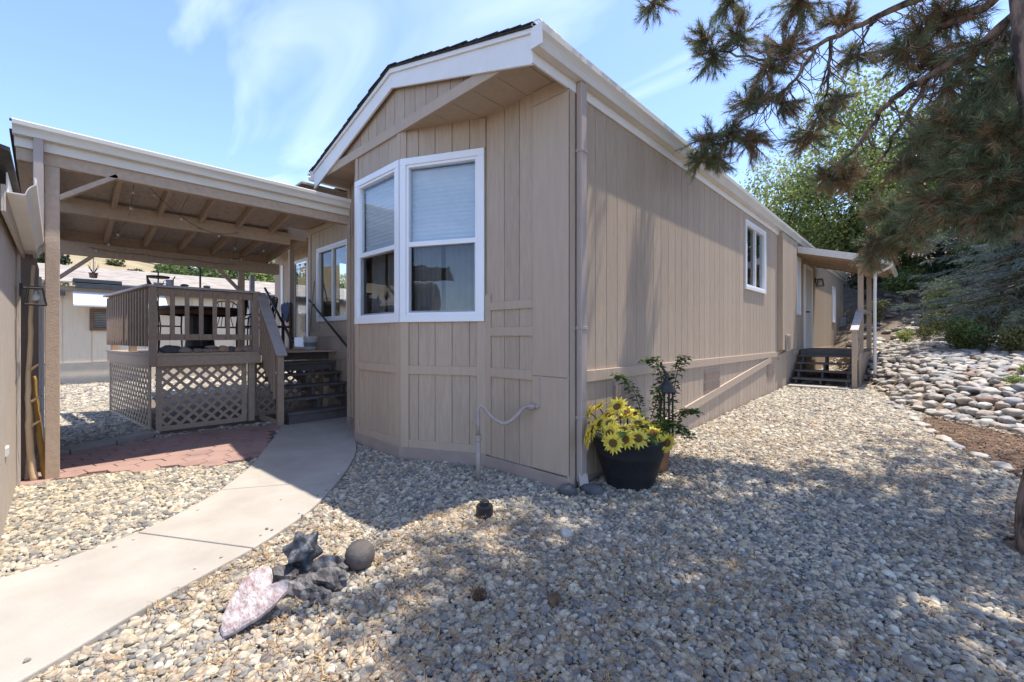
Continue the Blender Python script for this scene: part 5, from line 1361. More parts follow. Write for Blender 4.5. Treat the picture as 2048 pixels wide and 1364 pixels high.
# mulch bed, flat border stones, cobble slope
mulch_m = M('mulch', (.18, .115, .075), (.095, .06, .042), scale=22, rough=.95, bump=.9, bscale=60)
gx, gy = np.meshgrid(np.arange(-.4, 3.4, .1), np.arange(4.8, 8.9, .1))
mz = H(gx, gy) + .006
ii = np.arange(gx.size).reshape(gx.shape)
mf = np.stack([ii[:-1, :-1], ii[:-1, 1:], ii[1:, 1:], ii[1:, :-1]], -1).reshape(-1, 4)
cxm, cym = gx.ravel()[mf].mean(1), gy.ravel()[mf].mean(1)
mf = mf[inside(cxm, cym, MULPOLY)]
mul = np_mesh('mulch_bed', np.stack([gx, gy, mz], -1).reshape(-1, 3), mf, mulch_m, None, True); mul['kind'] = 'structure'
litter('mulch_chips', 5000, 1.2, 6.8, 2.8, M('bark_chip', (.22, .14, .085), (.12, .075, .05), scale=30, rough=.9, island=.4), 'reddish brown bark mulch and needles in the bed by the cobbles', L=(.03, .09), w=.006, zoff=.012, poly=MULPOLY, patchy=.2)
COB = random_rock_mat('cobble', [(0, (0.361, 0.332, 0.286)), (.14, (0.310, 0.289, 0.257)), (.28, (0.404, 0.365, 0.311)), (.42, (0.344, 0.289, 0.241)), (.54, (0.258, 0.246, 0.228)), (.66, (0.387, 0.332, 0.274)), (.78, (0.447, 0.416, 0.365)), (.88, (0.284, 0.272, 0.266)), (.95, (0.258, 0.178, 0.137))], nscale=14, val=.25, bump=.5)
rockm = []
for k in range(9):
    mb = rock_mb((0, 0, 0), 1, .78, .52, 50 + k, .42, 3, freq=1.2)
    me = bpy.data.meshes.new('cobble'); me.from_pydata(mb.v, [], mb.f); me.materials.append(COB)
    me.polygons.foreach_set('use_smooth', [True] * len(me.polygons)); rockm.append(me)
slope = setting('cobble_slope', (1.0, 9.0, 0.3))
gx, gy = np.meshgrid(np.arange(-1, 6, .165), np.arange(6, 16.8, .15))
gx = gx + (np.arange(gx.shape[0]) % 2)[:, None] * .10
gx = (gx + rng.uniform(-.07, .07, gx.shape)).ravel(); gy = (gy + rng.uniform(-.07, .07, len(gx.ravel())).reshape(gy.shape)).ravel()
k = inside(gx, gy, COBPOLY); gx, gy = gx[k], gy[k]
dep = gx * CF[0] + gy * CF[1]; lat = gx * CF[1] - gy * CF[0]
inview = np.abs(lat) < dep * 1.2 + .15
k = np.abs(lat) < dep * 1.6 + 1; gx, gy, dep, inview = gx[k], gy[k], dep[k], inview[k]
od = np.argsort(dep + np.where(inview, 0, 100)); gx, gy, dep = gx[od], gy[od], dep[od]
zz = H(gx, gy)
so = org(slope); restV, restF, ro = [], [], 0
for i, (x, y, z) in enumerate(zip(gx, gy, zz)):
    s_ = random.uniform(.064, .108) * (1.3 if random.random() < .12 else 1)
    m = rockm[i % 9]; e = (random.uniform(-.25, .25) + .12, random.uniform(-.2, .2), random.uniform(-.7, .7) + .7 + (1.57 if random.random() < .25 else 0))
    loc = Vector((x, y, z + s_ * random.uniform(.12, .3)))
    if i < 300:
        o = bpy.data.objects.new('cobble', m); COL.objects.link(o); o.parent = slope
        o.location = loc - so; o.scale = (s_ * random.uniform(1, 1.3), s_ * random.uniform(.9, 1.15), s_ * random.uniform(.8, 1.25)); o.rotation_euler = e
    else:
        mt_ = Matrix.LocRotScale(loc, __import__('mathutils').Euler(e), Vector((s_ * 1.15, s_, s_ * .9)))
        n_ = len(m.vertices)
        restV += [tuple(mt_ @ v.co) for v in m.vertices]; restF += [tuple(j + ro for j in p.vertices) for p in m.polygons]; ro += n_
if restV:
    COBR = M('cobble_far', (.42, .38, .33), (.27, .24, .215), scale=3.2, rough=.8, bump=.4, bscale=30, island=.3)
    o = np_mesh('cobbles', np.array(restV), np.array(restF), COBR, slope, True); o['kind'] = 'stuff'
print('cobbles', len(gx))
bord = setting('stone_border', (0.2, 7.2, .1))
for i, (x, y, sx, sy, r) in enumerate([(.72, 5.85, .22, .14, 1.9), (.52, 6.12, .18, .12, 2.0), (.40, 6.45, .2, .12, 1.9), (.25, 6.78, .17, .12, 1.75), (.16, 7.12, .21, .13, 1.8), (.05, 7.55, .2, .12, 1.7), (-.02, 7.95, .19, .13, 1.6), (-.10, 8.38, .22, .13, 1.7), (-.16, 8.85, .2, .12, 1.75), (-.3, 9.3, .2, .13, 1.8), (-.42, 9.75, .18, .13, 1.8)]):
    z = float(H(x, y)); o = build(rock_mb((x, y, z + .005), sx * .72, sy * .62, .04, 80 + i, .5, 3, rz=r, freq=1.5, flat=.4), 'border_stone', COB, bord, smooth=True)

# ------------------------------------------------------------------ foliage helpers
def rot_frames(d):
    d = d / np.linalg.norm(d, axis=1, keepdims=True)
    h = np.where(np.abs(d[:, 2:3]) < .9, np.array([[0, 0, 1.]]), np.array([[1., 0, 0]]))
    a = np.cross(d, h); a /= np.linalg.norm(a, axis=1, keepdims=True)
    return d, a, np.cross(d, a)
def needles(pos, dirs, L, n, spread=(.35, 1.15), seg=.12, w=.0022, droop=.0):
    """pos, dirs: tufts; returns vertices and triangles for n needles on each"""
    N = len(pos)
    pos = np.repeat(pos, n, 0); d = np.repeat(dirs, n, 0); d, a, b = rot_frames(d)
    m = N * n
    t = rng.uniform(0, 1, m); ph = rng.uniform(0, 6.283, m); th = rng.uniform(*spread, m) * (1.1 - .45 * t)
    e = d * np.cos(th)[:, None] + (a * np.cos(ph)[:, None] + b * np.sin(ph)[:, None]) * np.sin(th)[:, None]
    e[:, 2] -= droop; e /= np.linalg.norm(e, axis=1, keepdims=True)
    p0 = pos + d * (t * seg)[:, None]
    l = L * rng.uniform(.7, 1.1, m)
    tip = p0 + e * l[:, None]; tip[:, 2] -= l * .10
    s_ = np.cross(e, rng.normal(size=(m, 3))); s_ /= np.linalg.norm(s_, axis=1, keepdims=True); s_ *= w
    V = np.stack([p0 - s_, p0 + s_, tip], 1).reshape(-1, 3)
    F = np.arange(m * 3).reshape(-1, 3)
    return V, F
def leaves(cent, n_hat, L, W, fold=.25):
    """diamond leaves, two triangles each"""
    m = len(cent); d, a, b = rot_frames(n_hat)
    ph = rng.uniform(0, 6.283, m)
    u = a * np.cos(ph)[:, None] + b * np.sin(ph)[:, None]; v = np.cross(d, u)
    L = np.broadcast_to(L, m)[:, None]; W = np.broadcast_to(W, m)[:, None]
    V = np.stack([cent - u * L / 2, cent - v * W / 2 + d * W * fold, cent + u * L / 2, cent + v * W / 2 + d * W * fold], 1).reshape(-1, 3)
    F = (np.arange(m)[:, None, None] * 4 + np.array([[[0, 2, 1], [0, 3, 2]]])).reshape(-1, 3)
    return V, F
BARK = M('tree_bark', (.12, .09, .07), (.06, .045, .036), scale=9, rough=.95, bump=.9, bscale=22, stretch=(1, 1, .35))
GREENS = dict(
    bright=M('leaf_bright', (.34, .38, .13), (.22, .27, .085), scale=.9, rough=.5, trans=.45, island=.35),
    mid=M('leaf_mid', (.15, .20, .065), (.085, .125, .042), scale=.8, rough=.55, trans=.4, island=.35),
    olive=M('leaf_olive', (.15, .16, .06), (.09, .10, .04), scale=1.5, rough=.6, trans=.2, island=.35),
    dark=M('leaf_dark', (.045, .065, .03), (.025, .038, .02), scale=1, rough=.6, trans=.1, island=.35))
def blob_points(blobs, n):
    vol = np.array([b[3] ** 2 for b in blobs]); pick = rng.choice(len(blobs), n, p=vol / vol.sum())
    B = np.array(blobs)[pick]
    v = rng.normal(size=(n, 3)); v /= np.linalg.norm(v, axis=1, keepdims=True)
    r = B[:, 3] * (1 - .55 * rng.uniform(0, 1, n) ** 1.6)
    k = 1 + .35 * np.sin(v[:, 0] * 5 + B[:, 0] * 3) * np.sin(v[:, 1] * 6 + B[:, 1]) * np.sin(v[:, 2] * 5 + 1)
    return B[:, :3] + v * (r * k)[:, None] * np.array([1, 1, .8]), v
def tree(name, label, base, trunk_h, r0, blobs, n, L, mat, group=None, cat='tree', sub=3):
    root = thing(name, label, cat, base, group)
    B = Vector(base); tb = MB(); top = B + Vector((random.uniform(-.3, .3), random.uniform(-.3, .3), trunk_h))
    tb.tube(spline([B - Vector((0, 0, .3)), B.lerp(top, .5) + Vector((random.uniform(-.15, .15), random.uniform(-.15, .15), 0)), top], 4), [r0 * (1 - .5 * i / 8) for i in range(9)], 8, jit=.12)
    for b in blobs:
        c = Vector(b[:3]); st = B.lerp(top, random.uniform(.55, 1))
        mid = st.lerp(c, .55) + Vector((random.uniform(-.2, .2), random.uniform(-.2, .2), .15))
        tb.tube(spline([st, mid, c], 3), [r0 * .35 * (1 - .8 * i / 6) for i in range(7)], 6)
        for q in range(sub):
            v = Vector((random.gauss(0, 1), random.gauss(0, 1), random.gauss(.2, .7))).normalized() * b[3] * .8
            tb.tube([mid.lerp(c, .5), c + v * .5, c + v], [r0 * .12, r0 * .08, r0 * .03], 5)
    build(tb, 'trunk', BARK, root, smooth=True)
    P, N = blob_points(blobs, n)
    N = N * .5 + rng.normal(size=N.shape) * .7 + np.array([0, 0, .4])
    V, F = leaves(P, N, L * rng.uniform(.7, 1.25, n), L * .62 * rng.uniform(.8, 1.2, n))
    np_mesh('crown', V, F, mat, root)
    return root
def clustered(c, R, k, rr, flat=.8, seed=0):
    rs = np.random.default_rng(seed); out = []
    for i in range(k):
        v = rs.normal(size=3); v /= np.linalg.norm(v); q = rs.uniform(.35, 1) ** .6
        out.append((c[0] + v[0] * R * q, c[1] + v[1] * R * q, c[2] + v[2] * R * flat * q, rr * rs.uniform(.65, 1.25)))
    return out

# ------------------------------------------------------------------ trees and shrubs behind the house, right
hz = lambda x, y: float(H(x, y))
def bt(x, y, top, R, k, n, L, mat, label, seed, cz=None, name='deciduous_tree', group='leafy trees on the slope behind the house'):
    z = hz(x, y); cz = cz or (z + (top - z) * .58); 
    tree(name, label, (x, y, z), (top - z) * .45, .16, clustered((x, y, cz), R, k, R * .42, (top - cz) / R * .8, seed), n, L, GREENS[mat], group)
bt(-5.6, 26.5, 10.2, 3.3, 20, 12000, .17, 'bright', 'bright green leafy tree rising behind the far roof end of the home', 1)
bt(-2.9, 25.0, 9.6, 3.0, 20, 11000, .165, 'bright', 'yellow green leafy tree behind the back entry roof', 2)
bt(-1.3, 24.5, 13.2, 3.6, 24, 14000, .165, 'bright', 'tall pale green tree behind the pine boughs', 3, cz=8.2)
bt(3.6, 25.0, 13.0, 3.6, 16, 9000, .22, 'mid', 'tall green tree farthest right behind the spruce', 4)
bt(-8.6, 30.0, 8.2, 3.0, 12, 8000, .22, 'mid', 'green tree half hidden behind the roof ridge of the home', 5)
bt(2.9, 19.0, 7.6, 2.3, 12, 8000, .15, 'mid', 'dense green tree directly behind the spruce', 9)
bt(.5, 22.6, 7.4, 2.2, 12, 7000, .14, 'mid', 'round green tree filling the gap left of the spruce', 10)
bt(5.2, 21.0, 10.5, 3.2, 14, 9000, .2, 'mid', 'broad green tree at the right edge behind the spruce', 7)
bt(1.9, 28.0, 12.5, 3.4, 14, 9000, .22, 'mid', 'distant green tree in the gap behind the slope', 8)
bt(1.6, 20.5, 6.6, 2.2, 12, 8000, .15, 'mid', 'mid green tree on the slope left of the spruce', 6)
for i, (x, y, R, h, m, lab, L, n) in enumerate([
    (-1.7, 22.8, 1.0, 1.6, 'dark', 'dark green shrub at the far corner of the home', .10, 2600),
    (-.6, 23.6, 1.2, 2.0, 'mid', 'rounded green shrub on the slope beyond the entry posts', .12, 3000),
    (.5, 19.0, .7, 1.3, 'bright', 'sunlit light green shrub on the shaded slope', .09, 2200),
    (.50, 13.2, .55, .75, 'mid', 'bushy dark green shrub with bare stem above the cobbles', .07, 3600),
    (1.15, 12.7, .6, .62, 'olive', 'feathery olive green bush above the right part of the cobbles', .06, 4200),
    (-.35, 16.2, .32, .40, 'bright', 'small bright weed among the stones behind the entry downspout', .05, 900),
    (.10, 16.0, .36, .38, 'olive', 'small pale weed clump right of the entry downspout', .05, 900),
    (.2, 17.8, .55, .7, 'olive', 'dusty olive shrub halfway up the rocky slope', .07, 1500),
    (-2.0, 24.8, 1.1, 3.0, 'mid', 'tall green shrub right of the meter box', .13, 2600),
    (2.8, 19.2, 1.2, 1.8, 'mid', 'wide green shrub beneath the spruce boughs', .11, 2600),
    (-1.15, 19.2, .6, .9, 'olive', 'dusty grey green shrub low beside the entry posts', .08, 1500),
    (-.35, 20.6, .9, 1.5, 'mid', 'leafy green shrub in the shade above the weeds', .1, 2400),
    (.9, 21.6, 1.1, 1.9, 'dark', 'dark shrub high on the shaded slope', .11, 2400),
    (1.4, 17.6, .8, 1.1, 'olive', 'pale brushy shrub behind the dark bush above the cobbles', .08, 2200),
    (2.2, 22.4, 1.3, 2.4, 'mid', 'large green shrub at the top of the slope', .12, 2600),
    (.05, 22.6, .9, 1.4, 'bright', 'lit green shrub near the top of the slope', .1, 2000)]):
    z = hz(x, y); r = thing('shrub', lab, 'shrub', (x, y, z), 'shrubs on the rocky slope')
    bl = clustered((x, y, z + h * .55), R * .6, 7, R * .45, h / R * .5, 40 + i)
    P, N = blob_points(bl, n); P[:, 2] = np.maximum(P[:, 2], z + .03)
    V, F = leaves(P, N + rng.normal(size=N.shape) * .8, L * rng.uniform(.6, 1.3, n), L * .5 * rng.uniform(.7, 1.2, n))
    np_mesh('foliage', V, F, GREENS[m], r)
    sm = MB()
    for b in bl[:5]: sm.tube([(x + random.uniform(-.05, .05), y, z - .05), ((x + b[0]) / 2, (y + b[1]) / 2, (z + b[2]) / 2 + .05), b[:3]], [.02 * R + .006, .012 * R + .004, .004], 5)
    build(sm, 'stems', BARK, r)
for i, (x, y, s_, lab) in enumerate([(.95, 9.6, .10, 'small weed tuft low among the near cobbles'), (1.15, 10.4, .10, 'small green weed among the middle cobbles'), (1.75, 9.3, .11, 'yellowish weed tuft among the right-hand cobbles')]):
    z = hz(x, y) + .1; n = 260
    P = np.array([x, y, z + .03]) + rng.normal(size=(n, 3)) * s_ * np.array([.5, .5, .28])
    V, F = leaves(P, rng.normal(size=(n, 3)) + np.array([0, 0, .5]), .045, .02)
    r = thing('weed', lab, 'weed', (x, y, z), 'weeds among the cobbles'); np_mesh('foliage', V, F, GREENS['bright'], r)
# loose rocks on the upper slope
for i in range(170):
    x, y = random.uniform(-1.8, 2.8), 15.4 + 8.5 * random.random() ** 1.5; z = hz(x, y); s_ = random.uniform(.07, .2)
    o = bpy.data.objects.new('cobble', rockm[i % 9]); COL.objects.link(o); o.parent = slope; o.location = Vector((x, y, z + s_ * .2)) - so; o.scale = (s_ * 1.2, s_, s_ * .9); o.rotation_euler = (random.uniform(-.3, .3), random.uniform(-.3, .3), random.uniform(0, 6))
# terrace edge at the top right: concrete kerb and timber
solo(MB().beam((1.35, 13.75, hz(1.35, 13.75) + .13), (3.6, 12.6, hz(3.6, 12.6) + .40), .16, .12), 'concrete_kerb', CONC, 'pale concrete kerb slanting across the top of the cobble slope', 'kerb', bev=.01)
solo(MB().beam((2.55, 15.4, hz(2.55, 15.4) + .12), (5.2, 14.6, hz(5.2, 14.6) + .12), .16, .2), 'landscape_timber', M('timber', (.30, .17, .09), (.2, .11, .06), rough=.8), 'reddish brown landscape timber at the right edge above the cobbles', 'timber', bev=.01)

# ------------------------------------------------------------------ blue spruce
sp_ = thing('blue_spruce', 'drooping blue green spruce on the slope at the right', 'tree', (1.8, 14.6, hz(1.8, 14.6)))
SPR = M('spruce_needle', (.22, .265, .235), (.12, .155, .135), scale=1.6, rough=.6, island=.3, trans=.2)
bz = hz(1.8, 14.6); stem = MB().tube([(1.8, 14.6, bz - .2), (1.8, 14.6, bz + 3.5), (1.8, 14.6, bz + 7.6)], [.17, .11, .02], 10, jit=.1)
tp, td = [], []
for zz_ in np.arange(1.0, 7.2, .20):
    Lr = 2.6 * (1 - zz_ / 7.9) ** .8
    for k in range(7):
        a = rng.uniform(0, 6.283); L_ = Lr * rng.uniform(.75, 1.12)
        d0 = np.array([math.cos(a), math.sin(a), 0]); pts = []
        for j in range(6):
            t = j / 5; pts.append(np.array([1.8, 14.6, bz + zz_]) + d0 * L_ * t + np.array([0, 0, -.34 * L_ * t ** 1.4 + .14 * L_ * t ** 4]))
        stem.tube([tuple(p) for p in pts], [.022 * (1 - .8 * j / 5) for j in range(6)], 5)
        nt = int(26 * L_)
        for q in range(nt):
            t = rng.uniform(.18, 1) ** .8; j = min(int(t * 5), 4); f = t * 5 - j; p = pts[j] * (1 - f) + pts[j + 1] * f
            sd = rng.choice([-1, 1]); side = np.array([-d0[1], d0[0], 0]) * sd
            dd = d0 * .75 + side * rng.uniform(.2, .9) + np.array([0, 0, rng.uniform(-.75, .05)])
            off = rng.uniform(0, .26) * (1.15 - t)
            tp.append(p + dd / np.linalg.norm(dd) * off); td.append(dd)
build(stem, 'trunk', BARK, sp_, smooth=True)
V, F = needles(np.array(tp), np.array(td), .05, 26, (.5, 1.25), seg=.17, w=.0042)
np_mesh('crown', V, F, SPR, sp_)
print('spruce tris', len(F))

# ------------------------------------------------------------------ pine at the right edge
pine = thing('pine_tree', 'large pine with rough trunk at the right edge and browning boughs over the yard', 'tree', (.55, 4.12, 0))
PBARK = M('pine_bark', (.30, .21, .155), (.06, .046, .04), scale=12, rough=.95, bump=1.0, bscale=20, stretch=(1, 1, .28), lo=.42, hi=.58)
PG = M('pine_needle', (.27, .30, .165), (.155, .19, .10), scale=3, rough=.5, island=.4, trans=.3)
PBR = M('dead_needle', (.42, .28, .15), (.26, .17, .09), scale=4, rough=.7, island=.35, trans=.25)
tk = spline([(.62, 4.16, -.15), (.60, 4.15, .15), (.69, 4.27, .97), (.70, 4.38, 1.7), (.66, 4.41, 2.35), (.545, 4.39, 3.15), (.51, 4.45, 4.2), (.55, 4.5, 6.5), (.6, 4.5, 9), (.6, 4.5, 11.5)], 5)
random.seed(5)
build(MB().tube(tk, [.235 if i < 3 else .2 - .17 * i / len(tk) for i in range(len(tk))], 22, jit=.2), 'trunk', PBARK, pine, smooth=True)
limbs = dict(
 A=[(0.55, 4.5, 4.35), (0.16, 5.12, 4.33), (-0.52, 5.3, 4.34), (-1.13, 5.41, 4.37), (-1.75, 5.24, 4.67)],
 A2=[(-0.77, 5.35, 4.33), (-1.03, 5.37, 4.04), (-1.32, 5.37, 3.9), (-1.69, 5.23, 3.64), (-1.87, 5.12, 3.43)],
 B=[(0.57, 4.4, 3.6), (0.23, 4.77, 3.5), (-0.15, 4.97, 3.45), (-0.44, 5.24, 3.22), (-0.71, 5.26, 2.87)],
 B2=[(0.07, 4.89, 3.52), (-0.15, 5.1, 3.22), (-0.29, 5.24, 2.99), (-0.52, 5.3, 2.95)],
 C=[(0.6, 4.33, 2.8), (0.3, 4.71, 2.63), (0.07, 4.89, 2.46), (-0.19, 5.34, 2.3), (-0.38, 5.44, 2.22)],
 D=[(0.57, 4.45, 3.95), (0.31, 4.85, 3.85), (0.01, 4.98, 3.91), (-0.15, 4.97, 3.77)],
 E=[(0.6, 4.32, 2.5), (0.4, 4.66, 2.34), (0.23, 4.77, 2.29)],
 A3=[(-0.29, 5.24, 4.33), (-0.41, 5.55, 4.41), (-0.49, 5.61, 4.22)], A4=[(-0.68, 5.29, 4.31), (-0.71, 5.4, 3.92), (-0.88, 5.52, 3.5)],
 A5=[(0.5, 4.5, 4.5), (0.1, 5.2, 4.75), (-0.95, 5.44, 5.15), (-1.67, 5.32, 5.37), (-2.3, 4.86, 5.32)])
limb_pts = []
for k_, v in limbs.items():
    P = spline(v, 7); n_ = len(P)
    P = [(p[0] + random.uniform(-.015, .015), p[1] + random.uniform(-.015, .015), p[2] + random.uniform(-.015, .015)) for p in P]
    r0 = .042 if k_ in 'ABCD' or k_ == 'A5' else .02
    build(MB().tube(P, [r0 * (1 - .82 * i / (n_ - 1)) for i in range(n_)], 7, jit=.15), 'limb', PBARK, pine, smooth=True)
    limb_pts += P
LP = np.array(limb_pts)
CL = [(-2.25, 4.76, 5.21, 0.2, 0.2), (-1.77, 5.22, 4.59, 0.24, 0.2), (-1.85, 5.14, 4.82, 0.17, 0.2), (-1.51, 5.33, 4.83, 0.27, 0.3), (-1.64, 5.34, 5.17, 0.17, 0.2), (-1.12, 5.57, 4.57, 0.31, 0.75), (-1.26, 5.43, 4.35, 0.25, 0.6), (-0.97, 5.56, 4.88, 0.27, 0.5), (-1.34, 5.49, 4.07, 0.17, 0.3), (-1.47, 5.37, 4.01, 0.16, 0.4), (-1.09, 5.45, 3.88, 0.16, 0.5), (-1.81, 5.18, 3.63, 0.29, 0.15), (-1.55, 5.29, 3.62, 0.22, 0.35), (-1.87, 5.12, 3.39, 0.17, 0.1), (-1.71, 5.28, 3.37, 0.14, 0.2), (-1.34, 5.36, 3.49, 0.19, 0.6), (-0.9, 5.5, 3.48, 0.2, 0.6), (-0.74, 5.5, 3.67, 0.11, 0.4), (-0.61, 5.63, 3.83, 0.1, 0.3), (-0.49, 5.61, 4.22, 0.17, 0.4), (-0.6, 5.36, 4.51, 0.17, 0.6), (-0.02, 4.95, 3.91, 0.25, 0.7), (0.17, 4.99, 3.96, 0.22, 0.7), (-0.1, 4.88, 3.72, 0.19, 0.4), (0.07, 5.04, 3.66, 0.19, 0.6), (0.01, 4.98, 2.99, 0.21, 0.7), (-0.09, 5.03, 2.83, 0.19, 0.7), (-0.56, 5.27, 2.92, 0.17, 0.7), (-0.68, 5.29, 2.91, 0.14, 0.6), (0.14, 4.69, 2.97, 0.23, 0.3), (0.3, 4.71, 3.11, 0.2, 0.3), (0.29, 4.56, 2.73, 0.23, 0.3), (0.43, 4.55, 2.82, 0.21, 0.3), (0.17, 4.72, 2.63, 0.23, 0.5), (0.34, 4.61, 2.48, 0.23, 0.5), (0.47, 4.59, 2.55, 0.21, 0.4), (0.04, 4.87, 2.46, 0.2, 0.4), (0.23, 4.77, 2.32, 0.23, 0.6), (0.4, 4.66, 2.19, 0.22, 0.6), (0.48, 4.6, 2.27, 0.17, 0.5), (-0.36, 5.46, 2.25, 0.17, 0.5), (-0.19, 5.34, 2.26, 0.18, 0.5), (-0.06, 5.19, 2.32, 0.18, 0.5), (-0.27, 5.41, 2.56, 0.14, 0.3), (-0.34, 5.47, 2.13, 0.11, 0.6), (0.3, 4.71, 3.51, 0.18, 0.5), (0.46, 4.58, 3.17, 0.17, 0.4), (0.15, 4.84, 3.3, 0.16, 0.5)]
gp_, gd_, bp_, bd_ = [], [], [], []
twg = MB()
for (x, y, z, r, brn) in CL:
    c = np.array([x, y, z])
    near = LP[np.argmin(((LP - c) ** 2).sum(1))]
    mid = (c + near) / 2 + rng.normal(size=3) * .04 + np.array([0, 0, -.03])
    twg.tube([tuple(near), tuple(mid), tuple(c)], [.011, .008, .005], 5)
    brn = brn * (.5 if x > -.2 and z < 3.6 else .8)
    for q in range(max(7, int(150 * r))):
        v = rng.normal(size=3); v /= np.linalg.norm(v)
        p = c + v * r * rng.uniform(.55, 1.08) * np.array([1, 1, .85])
        st0 = c * .72 + near * .28 + rng.normal(size=3) * r * .15
        out = (p - near); out /= np.linalg.norm(out) + 1e-6
        ctl = (st0 + p) / 2 + np.array([0, 0, rng.uniform(.0, .05)]) + rng.normal(size=3) * .02
        cur = [st0 * (1 - t) ** 2 + 2 * ctl * t * (1 - t) + p * t * t for t in (0, .4, .62, .82, 1)]
        twg.tube([tuple(w) for w in cur], [.0045, .004, .0035, .003, .002], 4)
        dead = rng.uniform() < brn
        for a_ in range(1, 5):
            tg = cur[a_] - cur[a_ - 1]; sl_ = np.linalg.norm(tg)
            if a_ == 4: tg = tg + out * .03 + np.array([0, 0, .02])
            base = cur[a_ - 1] if a_ < 4 else cur[a_] - tg * .3
            # old inner needles die first
            if dead or (a_ < 3 and rng.uniform() < .15 + brn * .6): bp_.append(base); bd_.append(tg)
            else: gp_.append(base); gd_.append(tg)
# bare hanging twigs
HANG = np.concatenate([LP[8:22], LP[33:44], LP[60:80], LP[-44:-18]])
for k in range(150):
    p = HANG[rng.integers(len(HANG))]; L_ = rng.uniform(.2, .5); a = rng.uniform(0, 6.283)
    q1 = p + np.array([.3 * L_ * math.cos(a), .3 * L_ * math.sin(a), -.4 * L_]); a += rng.normal() * .9; q2 = q1 + np.array([.4 * L_ * math.cos(a), .4 * L_ * math.sin(a), -.3 * L_]) + rng.normal(size=3) * .05
    twg.tube(spline([tuple(p), tuple(q1), tuple(q2)], 3), [.006, .0055, .005, .0045, .004, .0035, .002], 4)
build(twg, 'twigs', PBARK, pine, smooth=True, fix=False)
V, F = needles(np.array(gp_), np.array(gd_), .092, 26, (.4, 1.0), seg=.085, w=.0023, droop=.06); np_mesh('needles', V, F, PG, pine); ntri = len(F)
V, F = needles(np.array(bp_), np.array(bd_), .098, 24, (.4, 1.05), seg=.085, w=.0022, droop=.3); np_mesh('dead_needles', V, F, PBR, pine); ntri += len(F)
# upper crown, mostly above the picture
cp_, cd_ = [], []; ub = MB()
for (a, zl, L_) in ((1.25, 6.9, 4.4), (1.45, 7.3, 4.2), (1.05, 7.2, 4.2), (1.35, 7.9, 3.9), (.85, 7.0, 4.0), (1.15, 8.3, 3.8)):  # long unseen boughs, added to throw a patch of shade over the mulch
    d0 = np.array([math.cos(a), math.sin(a), 0])
    P = [np.array([.55, 4.5, zl]) + d0 * L_ * t + np.array([0, 0, .06 * L_ * math.sin(t * 2.6)]) for t in np.linspace(0, 1, 6)]
    ub.tube([tuple(p) for p in P], [.045 * (1 - .14 * j) for j in range(6)], 6)
    for q in range(int(28 * L_)):
        t = rng.uniform(.3, 1) * 5; j = min(int(t), 4); f = t - j
        cp_.append(P[j] * (1 - f) + P[j + 1] * f + rng.normal(size=3) * np.array([.28, .28, .1])); cd_.append(d0 + rng.normal(size=3) * .6)
for zl in np.arange(4.6, 11.2, .42):
    R_ = 2.75 * (1 - max(0, zl - 5.6) / 7.5)
    for k in range(7):
        a = rng.uniform(0, 6.283); L_ = R_ * rng.uniform(.65, 1.1); d0 = np.array([math.cos(a), math.sin(a), 0])
        P = [np.array([.58, 4.5, zl]) + d0 * L_ * t + np.array([0, 0, .10 * L_ * math.sin(t * 2.6)]) for t in np.linspace(0, 1, 6)]
        # keep clear of the home's roof and of the open sky in view
        keep = []
        for p in P:
            dep = p[0] * CF[0] + p[1] * CF[1]; lt = (p[0] * CF[1] - p[1] * CF[0])
            vis = dep > .3 and abs(lt / dep) < 1.32 and (p[2] - 1.35) / dep < .92
            keep.append(not vis)
        npts = 0
        for kk in keep:
            if kk: npts += 1
            else: break
        if npts < 2: continue
        P = P[:npts]
        ub.tube([tuple(p) for p in P], [.035 * (1 - .14 * j) for j in range(len(P))], 6)
        for q in range(int(16 * L_ * npts / 6)):
            t = rng.uniform(.25, 1) * (len(P) - 1); j = min(int(t), len(P) - 2); f = t - j
            p = P[j] * (1 - f) + P[j + 1] * f + rng.normal(size=3) * np.array([.2, .2, .1])
            cp_.append(p); cd_.append(d0 + rng.normal(size=3) * .6 + np.array([0, 0, .2]))
build(ub, 'limb', PBARK, pine, smooth=True)
V, F = needles(np.array(cp_), np.array(cd_), .16, 30, (.25, 1.15), seg=.14, w=.0065); np_mesh('needles', V, F, PG, pine)
print('pine tris', ntri, len(F))

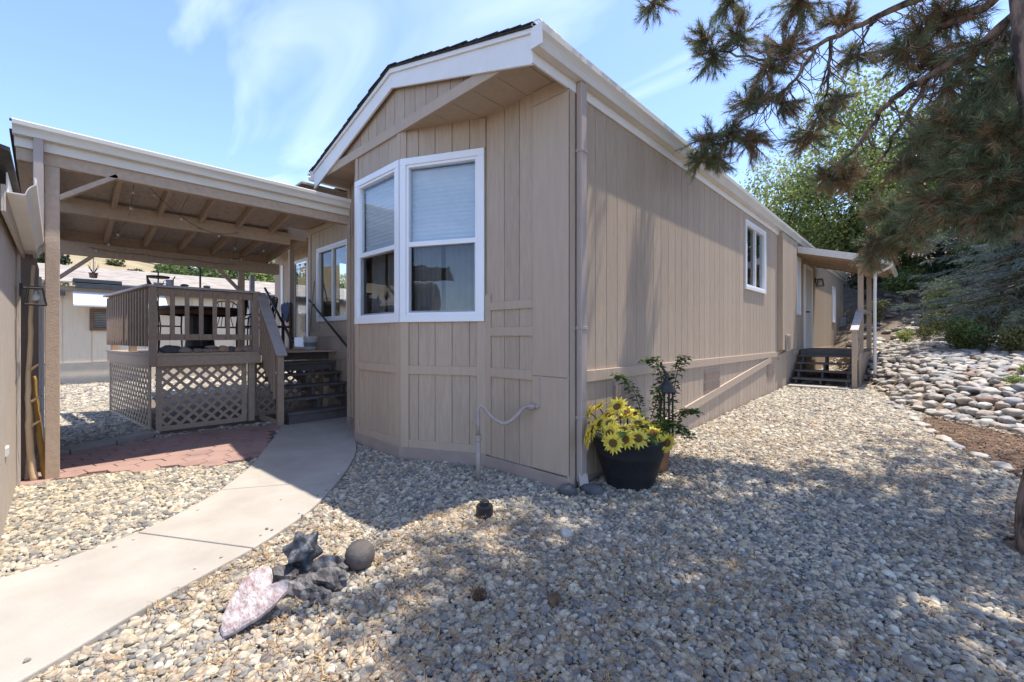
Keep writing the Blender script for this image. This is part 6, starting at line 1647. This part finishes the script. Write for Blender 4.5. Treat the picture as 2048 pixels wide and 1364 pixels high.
# ------------------------------------------------------------------ trees and bushes far left
random.seed(77)
for i, (x, y, top, R, m, lab) in enumerate([(-31, 6.4, 7.4, 2.3, 'mid', 'dark green tree behind the neighbour roof near the middle of the deck view'), (-33, 9.0, 7.2, 2.5, 'bright', 'bright green tree behind the neighbour roof right of the dark one'), (-30, 9.6, 6.4, 2.1, 'bright', 'lower bright tree behind the right end of the neighbour roof'), (-33, 4.4, 5.2, 1.7, 'mid', 'rounded green tree behind the neighbour roof, left of the tall one'), (-31, 11.6, 6.9, 2.4, 'olive', 'olive tree farthest right behind the neighbour roof'), (-34, 14.5, 7.0, 2.6, 'bright', 'light green tree behind the porch window reflection')]):
    tree('far_tree', lab, (x, y, 0), top * .5, .15, clustered((x, y, top * .62), R, 9, R * .5, .75, 100 + i), 3800, .26, GREENS[m], 'trees beyond the neighbouring house', sub=1)
# juniper bushes dotted over the dry hill: a few shapes shared by many bushes
shape = []
for k in range(4):
    n = 420; P, N = blob_points(clustered((0, 0, .5), .55, 6, .42, .8, 200 + k), n); P[:, 2] = np.maximum(P[:, 2], -.1)
    V, F = leaves(P, N + rng.normal(size=N.shape) * .6, .26 * rng.uniform(.6, 1.2, n), .2)
    me = bpy.data.meshes.new('foliage'); me.from_pydata([tuple(v) for v in V], [], [tuple(f) for f in F]); me.materials.append(GREENS['olive' if k == 3 else 'dark']); shape.append(me)
for i in range(64):
    x = random.uniform(-132, -70); y = random.uniform(-14, 62); z = float(HH(x, y)); s_ = random.uniform(1.1, 2.7)
    if i < 16: x = random.uniform(-133, -124); z = float(HH(x, y)); s_ = random.uniform(1.6, 3.0)
    o = bpy.data.objects.new('hill_bush', shape[i % 4]); COL.objects.link(o); o.location = (x, y, z); o.scale = (s_, s_, s_ * random.uniform(.7, 1.2)); o.rotation_euler = (0, 0, random.uniform(0, 6))
    tag(o, 'dark juniper bush dotted on the dry grass hillside far behind', 'bush', 'juniper bushes on the far hillside')
for m_ in list(bpy.data.meshes):
    if m_.users == 0: bpy.data.meshes.remove(m_)
